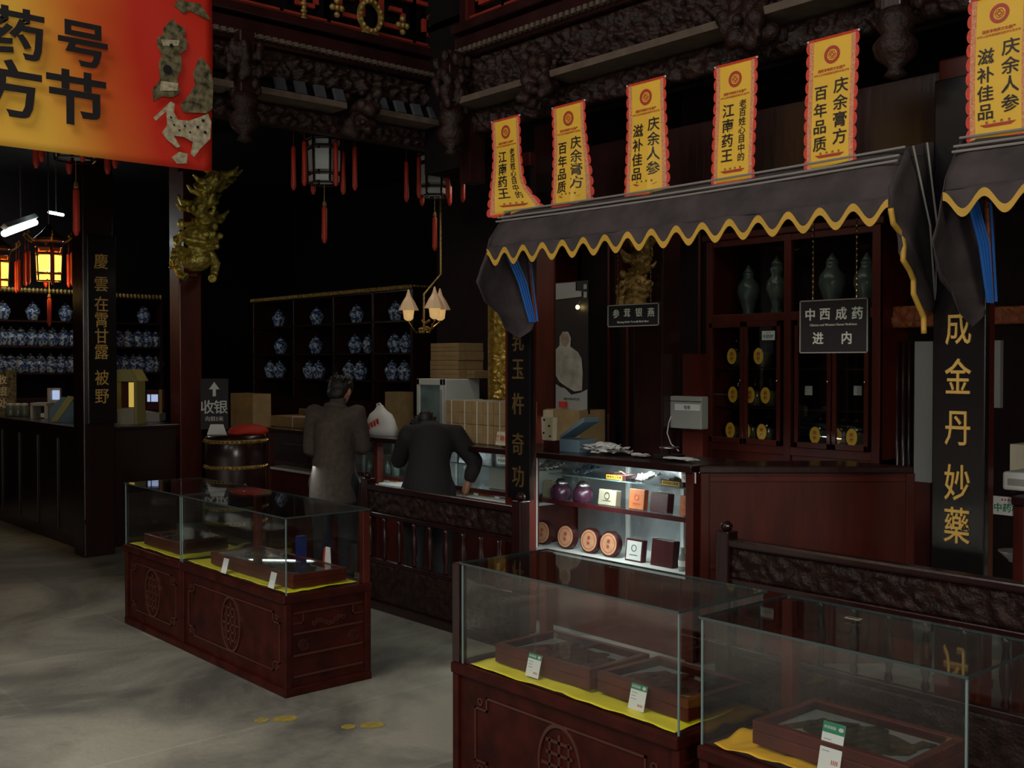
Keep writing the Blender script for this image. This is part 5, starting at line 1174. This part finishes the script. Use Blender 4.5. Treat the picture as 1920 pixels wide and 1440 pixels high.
# ================================================================ lanterns
def lantern(c, s, lit, label, z_hang):
    t = thing('palace_lantern', label, 'lantern', c, random.random() if 0 else .35, 'hexagonal palace lanterns with red tassels', local=True)
    def P(a, r, z): return (r*math.cos(a)*s, r*math.sin(a)*s, z*s)
    A = [math.pi/3*k for k in range(6)]; mb = MB()
    for a in A: mb.tube([P(a, .15, .0), P(a, .17, .42)], .010*s, 6); mb.tube([P(a, .17, .42), P(a, .20, .50)], .010*s, 6)
    for r, z in ((.15, 0), (.155, .09), (.165, .34), (.17, .42), (.20, .50)):
        for a in A: mb.tube([P(a, r, z), P(a+math.pi/3, r, z)], .008*s, 5)
    mb.build('lantern_frame', 'wood', t)
    mb = MB()
    for a in A:
        mb.tube([P(a, .2, .48), P(a, .27, .52), P(a, .31, .56), P(a, .29, .60), P(a, .27, .57)], [.014*s, .012*s, .012*s, .012*s, .006*s], 6)
    mb.build('dragon_hook', 'carve' if not lit else 'golddull', t)
    mb = MB(); mb.lathe((0, 0, 0), [(.17*s, .50*s), (.19*s, .53*s), (.10*s, .60*s), (.05*s, .66*s), (.02*s, .70*s)], 6); mb.build('lantern_roof', 'wood', t)
    for a in A:
        am = a+math.pi/6; mb = MB(); q0 = Vector(P(a, .150, .1)); q1 = Vector(P(a+math.pi/3, .150, .1)); q2 = Vector(P(a+math.pi/3, .16, .335)); q3 = Vector(P(a, .16, .335))
        c_ = (q0+q1+q2+q3)/4; w_ = [c_+(v_-c_)*.82 for v_ in (q0, q1, q2, q3)]; n_ = Vector((math.cos(am), math.sin(am), 0))*.004; mb.add(w_+[v_-n_ for v_ in w_], [(0, 1, 2, 3), (7, 6, 5, 4), (0, 4, 5, 1), (1, 5, 6, 2), (2, 6, 7, 3), (3, 7, 4, 0)])
        mb.build('lantern_pane', 'panelit' if lit else 'pane', t)
        for za_, zb__ in ((.012, .078), (.355, .41)):
            mb = MB(); q0 = Vector(P(a, .150, za_)); q1 = Vector(P(a+math.pi/3, .150, za_)); q2 = Vector(P(a+math.pi/3, .155, zb__)); q3 = Vector(P(a, .155, zb__)); c_ = (q0+q1+q2+q3)/4; w_ = [c_+(v_-c_)*.8 for v_ in (q0, q1, q2, q3)]
            mb.add(w_+[v_-n_ for v_ in w_], [(0, 1, 2, 3), (7, 6, 5, 4), (0, 4, 5, 1), (1, 5, 6, 2), (2, 6, 7, 3), (3, 7, 4, 0)]); mb.build('small_pane', ('panelit' if za_ < .1 else 'orange') if lit else 'pane', t)
    for a in A:
        mb = MB(); mb.tube([P(a, .29, .57), P(a, .29, .36)], .002*s, 4); mb.tube([P(a, .29, .36), P(a, .29, .34), P(a, .29, -.02), P(a, .29, -.06)], [.012*s, .022*s, .024*s, .012*s], 8)
        mb.build('tassel', 'red', t, smooth=True)
    mb = MB(); mb.tube([(0, 0, 0), (0, 0, -.16*s)], .003*s, 4); mb.lathe((0, 0, 0), [(.012*s, -.16*s), (.02*s, -.20*s), (.006*s, -.22*s)], 8); mb.build('tassel_knot', 'golddull', t)
    MB().tube([(0, 0, -.21*s), (0, 0, -.23*s), (0, 0, -.52*s), (0, 0, -.56*s)], [.014*s, .024*s, .026*s, .012*s], 8).build('centre_tassel', 'red', t, smooth=True)
    MB().tube([(0, 0, .68*s), (0, 0, z_hang-c[2])], .008*s, 6).build('hanging_rod', 'metal' if lit else 'wood', t)
    if lit:
        MB().ball((0, 0, .22*s), (.085*s, .085*s, .10*s), 8).build('lantern_glow', 'bulb', t)
        point('lantern_bulb', (c[0], c[1], c[2]-.05), 3.0, (1, .6, .2), .08)
YN = 6.9
def lp(px, ybot): p = W(px, ybot, Y=YN); return p
for px, yb_, lab in ((608, 345, 'unlit lantern with red tassels hanging under the far beam, left of the pair'), (815, 368, 'unlit lantern with red tassels near the corner under the far beam'), (142, 300, 'unlit lantern mostly hidden behind the big banner, its long red tassel hanging below')):
    p = lp(px, yb_); lantern((p.x, YN, p.z), .78 if px != 142 else .85, False, lab, 4.1)
p = W(92, 527, D=10.6); lantern(tuple(p), .80, True, 'lit palace lantern glowing yellow over the left counter', 4.1)
p = W(-6, 538, D=11.2); lantern(tuple(p), .80, True, 'lit palace lantern cut off by the left edge', 4.1)
# fluorescent fittings
a = W(8, 438, D=11.6); b = W(66, 417, D=13.0)
t = thing('fluorescent_lamp', 'bright white fluorescent tube above the left lantern', 'lamp', (a+b)/2); MB().tube([a, b], .035, 10).build('tube', 'tube', t)
MB().tube([a+Vector((0, 0, .07)), b+Vector((0, 0, .07))], .04, 4).build('fitting', 'wallwhite', t); MB().tube([(a+b)/2+Vector((0, 0, .08)), Vector(((a+b).x/2, (a+b).y/2, 4.08))], .008).build('suspension_rod', 'metal', t)
point('fluorescent_light', tuple((a+b)/2+Vector((0, 0, -.1))), 10, (.9, 1, .95), .2)
a = W(92, 398, D=12.5); b = W(118, 403, D=12.9)
t = thing('fluorescent_lamp', 'short bright lamp above the lit lantern beside the orange beam', 'lamp', (a+b)/2); MB().tube([a, b], .018, 8).build('tube', 'tube', t); MB().tube([(a+b)/2, Vector(((a+b).x/2, (a+b).y/2, 4.1))], .006).build('suspension_rod', 'metal', t)
# brass branched lamp
XS = 6.0
c_ = W(795, 612, X=XS); t = thing('branched_lamp', 'brass branched lamp with three cream glass shades at the jar cabinet corner', 'lamp', c_)
MB().tube([c_+Vector((0, 0, -.06)), c_+Vector((0, 0, .3)), Vector((c_.x+.2, c_.y, c_.z+.5)), Vector((c_.x+.2, c_.y, 4.1))], .010, 8).build('stem', 'golddull', t)
for px, py, lit_ in ((766, 578, 1), (815, 574, 1), (825, 577, 1)):
    p = W(px, py, X=XS+(.12 if px == 825 else 0)); MB().tube([c_, c_+Vector((0, (p.y-c_.y)*.5, -.06)), Vector((p.x, p.y, p.z-.13))], .007, 8).build('arm', 'brass', t)
    m_ = MB(); m_.lathe(p+Vector((0, 0, -.02)), [(.10, 0), (.06, .08), (.028, .13), (.018, .16), (.006, .2)], 8); o = m_.build('lamp_shade', 'shade', t)
    MB().lathe(p+Vector((0, 0, -.12)), [(.02, 0), (.045, .02), (.055, .10), (.05, .10)], 14).build('glass_bowl', 'shadelit', t, smooth=True)
mb = MB(); rr = random.Random(4)
for k in range(26): mb.ball(c_+Vector(((rr.random()-.5)*.1, (rr.random()-.6)*.16, (rr.random()-.5)*.12)), .014, 4)
mb.build('brass_ornament', 'golddull', t)
# ================================================================ left counter and the things on it
x0, y0 = 3.52, 10.06
t = thing('shop_counter', 'long dark wooden counter at the left edge below the lit lanterns', 'counter', (4.1, 11.5, 0))
bx(x0+.03, 4.45, y0+.03, 13.3, 0, 1.11).build('counter_base', 'wood', t); bx(x0, 4.48, y0, 13.3, 1.11, 1.15).build('worktop', 'wood', t, bevel=.008)
mb = MB(); [mb.box(x0+.015, x0+.035, y0+.1+k*.6, y0+.6+k*.6, .12, 1.02) for k in range(5)]; mb.build('front_panel', 'wood', t, bevel=.006)
def ontop(px, py, z=1.15): return W(px, py, Z=z)
def facing(c): return frame(c, RIGHT, (0, 0, 1), -_h)
p = ontop(228, 796); T = facing(p); s = p.xy.length/F
t = thing('donation_box', 'little house shaped box with a gold roof and lit yellow panel on the left counter', 'box', p)
def PR(pts, th, z0_, m_, nm, par=None): return MB().prism([(x*s, y*s) for x, y in pts], T, th, z0_).build(nm, m_, par or t)
PR([(-20, 0), (26, 0), (26, 74), (-20, 74)], .02, -.26, 'maroon', 'back_board'); PR([(-20, 27), (-16, 27), (-16, 76), (-20, 76)], .24, -.24, 'boxtop', 'post'); PR([(22, 0), (27, 0), (27, 76), (22, 76)], .24, -.24, 'boxtop', 'post')
PR([(7, 30), (22, 30), (22, 74), (7, 74)], .01, -.1, 'houseyellow', 'lit_panel'); PR([(-20, 0), (24, 0), (24, 28), (-20, 28)], .24, -.24, 'beige', 'patterned_base')
PR([(-27, 76), (31, 76), (20, 97), (-20, 97)], .02, 0.02, 'boxtop', 'roof'); PR([(-20, 97), (20, 97), (31, 76), (-27, 76)][::-1], .02, -.28, 'boxtop', 'roof')
mb = MB(); mb.prism([(-27*s, 76*s), (-20*s, 97*s), (-20*s, 76*s)][::-1], T, .27, -.26); mb.build('gable', 'boxtop', t)
p = ontop(172, 799); T = facing(p); s = p.xy.length/F
t = thing('gold_letter_box', 'black box with a gold emblem on the left counter left of the house shaped box', 'box', p); PR([(-14, 0), (14, 0), (14, 42), (-14, 42)], .15, -.15, 'black', 'carton'); PR([(-11, 30), (11, 30), (11, 33), (3, 33), (3, 6), (-3, 6), (-3, 33), (-11, 33)][::-1], .003, 0, 'orangewood', 'gold_emblem')
p = ontop(118, 792); T = facing(p); s = p.xy.length/F
t = thing('book_stand', 'slanted ochre book on a blue grey stand on the left counter', 'stand', p); PR([(-24, 0), (24, 0), (24, 40), (-2, 44), (-24, 24)], .02, -.03, 'bluegrey', 'stand'); PR([(-20, 2), (-8, 2), (22, 44), (10, 46)], .02, 0.0, 'boxtop', 'book')
p = ontop(101, 780); T = facing(p); s = p.xy.length/F
t = thing('monitor', 'small lit computer monitor behind the slanted book', 'monitor', p); PR([(-11, 0), (-6, 0), (-6, 48), (-11, 48)], .05, -.05, 'grey', 'monitor_side'); PR([(-11, 0), (8, 0), (8, 48), (-11, 48)], .04, -.09, 'grey', 'casing'); PR([(-5, 28), (7, 28), (7, 44), (-5, 44)], .01, -.05, 'screen', 'screen')
p = ontop(281, 790); T = facing(p); s = p.xy.length/F
t = thing('cash_register', 'cash register with small lit windows beside the plain column', 'cash register', p); PR([(-18, 0), (17, 0), (17, 14), (-18, 18)], .2, -.2, 'grey', 'keyboard_body'); PR([(-16, 20), (17, 20), (17, 55), (-16, 55)], .1, -.25, 'maroon', 'display_housing'); PR([(-13, 34), (-8, 34), (-8, 47), (-13, 47)], .004, -.15, 'screen', 'display_window'); PR([(-6, 34), (6, 34), (6, 47), (-6, 47)], .004, -.15, 'screen', 'display_window'); PR([(12, 14), (17, 14), (17, 56), (12, 56)], .02, -.1, 'card', 'side_strip')
p = ontop(70, 785); T = facing(p); s = p.xy.length/F
t = thing('desk_printer', 'small grey open machine left of the monitor on the left counter', 'machine', p); PR([(-12, 0), (-8, 0), (-8, 25), (-12, 25)], .2, -.2, 'grey', 'side_wall'); PR([(-12, 22), (16, 22), (16, 27), (-12, 27)], .2, -.2, 'grey', 'top_cover'); PR([(12, 0), (18, 0), (18, 22), (12, 22)], .2, -.2, 'grey', 'side_wall'); PR([(2, 2), (9, 2), (9, 9), (2, 9)], .05, -.1, 'white', 'paper_slot')
p = ontop(6, 778); T = facing(p); s = p.xy.length/F
t = thing('chalk_board', 'dark board with pale handwritten characters at the left edge', 'board', p); PR([(-40, 0), (22, 0), (22, 76), (-40, 76)], .02, -.02, 'bronze', 'board_panel')
mb = MB(); [mb.text(ch, T @ Matrix.Translation((0-1*s, y*s, .002)), 17*s, .002, .01) for ch, y in (('收', 60), ('银', 40), ('处', 20))]; mb.build('lettering', 'cream', t)
for k, px in enumerate((20, 34, 46)):
    p = ontop(px, 781); t = thing('glass_cup', 'small glass jar by the handwritten board, %s from the left' % ORD[k], 'jar', p, group='small glass jars at the left edge'); MB().lathe(p, [(.05, 0), (.055, .02), (.055, .1), (.04, .12)], 14).build('cup_body', 'celadon', t, smooth=True); MB().lathe(p+Vector((0, 0, .12)), [(.045, 0), (.045, .02), (.01, .03)], 12).build('cup_lid', 'grey', t)
# ================================================================ floor decals
for k, (px, py, lab) in enumerate(((520, 1349, 'left yellow footprint marking on the stone floor'), (683, 1361, 'right yellow footprint marking on the stone floor'))):
    p = W(px, py, Z=0); d1 = (W(px+30, py-2, Z=0)-p).normalized(); d2 = Vector((-d1.y, d1.x, 0)); T = frame((p.x, p.y, .001), d1, d2, (0, 0, 1)); t = thing('floor_footprint', lab, 'floor marking', (p.x, p.y, 0), group='yellow footprints')
    MB().prism([(-.02, -.03), (.03, -.045), (.08, -.04), (.10, 0), (.08, .04), (.03, .045), (-.02, .03)], T, .001).build('sole', 'footprint', t); MB().disc(T, .035, .001, 16, x=-.075).build('heel', 'footprint', t)
# ================================================================ people
def person(loc, rz, label, P, coat, bun=False):
    # one continuous body surface grown over the posed joints, then clothes as shells that follow it
    t = thing('person', label, 'person', loc, rz, local=True); V3 = lambda n: Vector(P[n])
    hd = V3('head'); nk = V3('neck'); up_ = (hd-nk).normalized(); fw = V3('look'); fw = (fw-up_*fw.dot(up_)*.3).normalized(); sd = fw.cross(up_).normalized()
    def limbs(mb, g, hands=True):
        mb.tube([V3('pelvis')-Vector((0, 0, .08)), V3('pelvis'), V3('waist'), V3('chest'), nk-(nk-V3('chest'))*.25, nk, hd], [.10+g, .135+g, .125+g, .145+g, .085+g, .055+g*.5, .055], 16)
        for s in ('L', 'R'):
            sh, el, wr = V3('sh'+s), V3('el'+s), V3('wr'+s)
            mb.tube([V3('chest')+(sh-V3('chest'))*.5, sh, sh+(el-sh)*.5, el, el+(wr-el)*.4, wr], [.085+g, .068+g, .052+g, .042+g, .038+g, .028+g*.8], 12)
            mb.ball(sh, .055+g, 6)
            if hands:
                d = (wr-el).normalized(); side = d.cross(Vector((0, 0, 1))).normalized(); sg = -1 if s == 'L' else 1; palm = wr+d*.05
                mb.tube([wr, palm, palm+d*.035], [.025, .03, .026], 8)
                for o_, l_ in ((-.028, .058), (-.010, .072), (.010, .068), (.028, .052)):
                    b_ = palm+side*o_+d*.03; mb.tube([b_, b_+d*l_*.55-Vector((0, 0, .012)), b_+d*l_-Vector((0, 0, .034))], [.010, .009, .007], 6)
                tb = wr+d*.02-side*sg*.02; mb.tube([tb, tb-side*sg*.022+d*.03, tb-side*sg*.026+d*.06-Vector((0, 0, .012))], [.012, .011, .008], 6)
    def legs(mb, g):
        for s in ('L', 'R'):
            hp, kn, an = V3('hp'+s), V3('kn'+s), V3('an'+s)
            mb.tube([V3('pelvis')*.4+hp*.6+Vector((0, 0, .05)), hp, hp+(kn-hp)*.5, kn, kn+(an-kn)*.35, an], [.10+g, .098+g, .078+g, .058+g, .056+g, .036+g*1.4], 12)
    b = MB(); limbs(b, 0); legs(b, 0)
    b.ball(hd, (.075, .09, .105), 10); b.ball(hd+fw*.03-up_*.055, (.052, .055, .05), 8)
    b.tube([hd+fw*.085+up_*.015, hd+fw*.108-up_*.015, hd+fw*.09-up_*.028], [.008, .013, .010], 6)
    for q in (-1, 1): b.ball(hd+sd*.082*q-up_*.012, (.014, .022, .032), 5)
    for s in ('L', 'R'): a_ = V3('an'+s); b.tube([a_, a_+Vector((0, .06, -.045)), Vector((a_.x, a_.y+.16, .035))], [.036, .036, .028], 8)
    b.build('body', 'skin', t, remesh=.0065)
    c = MB(); limbs(c, .022, False); pl = V3('pelvis')
    c.tube([V3('waist'), pl, pl+Vector((0, 0, -.10)), pl+Vector((0, -.01, -.22))], [.15, .175, .185, .19], 18); o = c.build('coat', coat, t, remesh=.014)
    MB().tube([nk-up_*.02+(sd*math.cos(a)+fw*math.sin(a))*.075 for a in [2*math.pi*i/14 for i in range(14)]], .022, 8, True).build('collar', coat, t, smooth=True)
    tr_ = MB(); legs(tr_, .016); tr_.build('trousers', 'trouser', t, remesh=.014)
    for s in ('L', 'R'):
        a_ = V3('an'+s); m_ = MB(); m_.tube([Vector((a_.x, a_.y-.05, .04)), Vector((a_.x, a_.y+.02, .055)), Vector((a_.x, a_.y+.10, .045)), Vector((a_.x, a_.y+.19, .035))], [.038, .052, .047, .032], 10); m_.build('shoe', 'black', t, smooth=True)
    m_ = MB(); rr = random.Random(8)
    R3 = Matrix((sd, fw, up_)).transposed()
    m_.ball((0, -.012, .028), (.093, .108, .095), 12); m_.ball((0, -.045, -.03), (.078, .062, .07), 10)
    for k in range(60):
        a = rr.random()*6.28; z_ = rr.random()*.1; r_ = .085*math.sqrt(max(.05, 1-(z_/.12)**2)); q = Vector((r_*math.cos(a), r_*1.1*math.sin(a)-.02, .03+z_*.8))
        if q.y > .05 and q.z < .06: continue
        m_.tube([q*.9, q*1.08+Vector((0, -.01, .012)), q*1.12+Vector((.01*math.cos(a), -.02, -.015))], [.014, .011, .005], 5)
    m_.v = [hd+(R3 @ Vector((v_.x, v_.y if v_.z > .03 else min(v_.y, .045), v_.z))) for v_ in m_.v]
    m_.build('hair', 'hair', t, remesh=.007)
    if bun: MB().ball(hd-fw*.10-up_*.02, (.055, .05, .06), 8).build('hair_bun', 'hair', t, smooth=True)
    for q in (-1, 1): MB().ball(hd+fw*.083+sd*q*.033+up_*.015, (.012, .008, .007), 5).build('eye', 'black', t)
    MB().ball(hd+fw*.082-up_*.055, (.022, .009, .006), 5).build('mouth', 'redink', t)
    return t
man = dict(pelvis=(0, 0, .90), waist=(0, .01, 1.06), chest=(0, .04, 1.27), neck=(0, .07, 1.42), head=(0.01, .14, 1.53), look=Vector((.25, .9, -.35)).normalized(), shL=(-.165, .05, 1.36), shR=(.165, .05, 1.36), elL=(-.20, .05, 1.08), elR=(.19, .12, 1.10),
           wrL=(-.13, .24, 1.03), wrR=(.12, .32, 1.08), hpL=(-.09, 0, .84), hpR=(.09, 0, .84), knL=(-.10, .03, .48), knR=(.10, .03, .48), anL=(-.10, 0, .09), anR=(.10, -.02, .09))
man['look'] = Vector((.28, .88, -.38)).normalized()
p = W(626, 850, D=8.1); person((p.x, p.y, 0), -math.radians(50), 'man in a grey brown coat seen from behind, leaning towards the counter', man, 'coat')
wom = dict(pelvis=(0, 0, .90), waist=(0, .06, 1.04), chest=(0.02, .17, 1.19), neck=(-.01, .30, 1.25), head=(-.05, .40, 1.27), look=Vector((-.1, .75, -.65)).normalized(), shL=(-.15, .21, 1.22), shR=(.19, .20, 1.22), elL=(-.24, .34, 1.02), elR=(.33, .24, 1.02),
           wrL=(-.16, .46, 1.16), wrR=(.28, .24, .88), hpL=(-.09, 0, .84), hpR=(.09, 0, .84), knL=(-.10, .03, .48), knR=(.10, .03, .48), anL=(-.10, 0, .09), anR=(.10, -.02, .09))
p = W(803, 850, X=4.54); person((p.x, p.y, 0), -math.radians(40), 'person in a black coat bending low over the counter with right elbow out', wom, 'coat2', True)
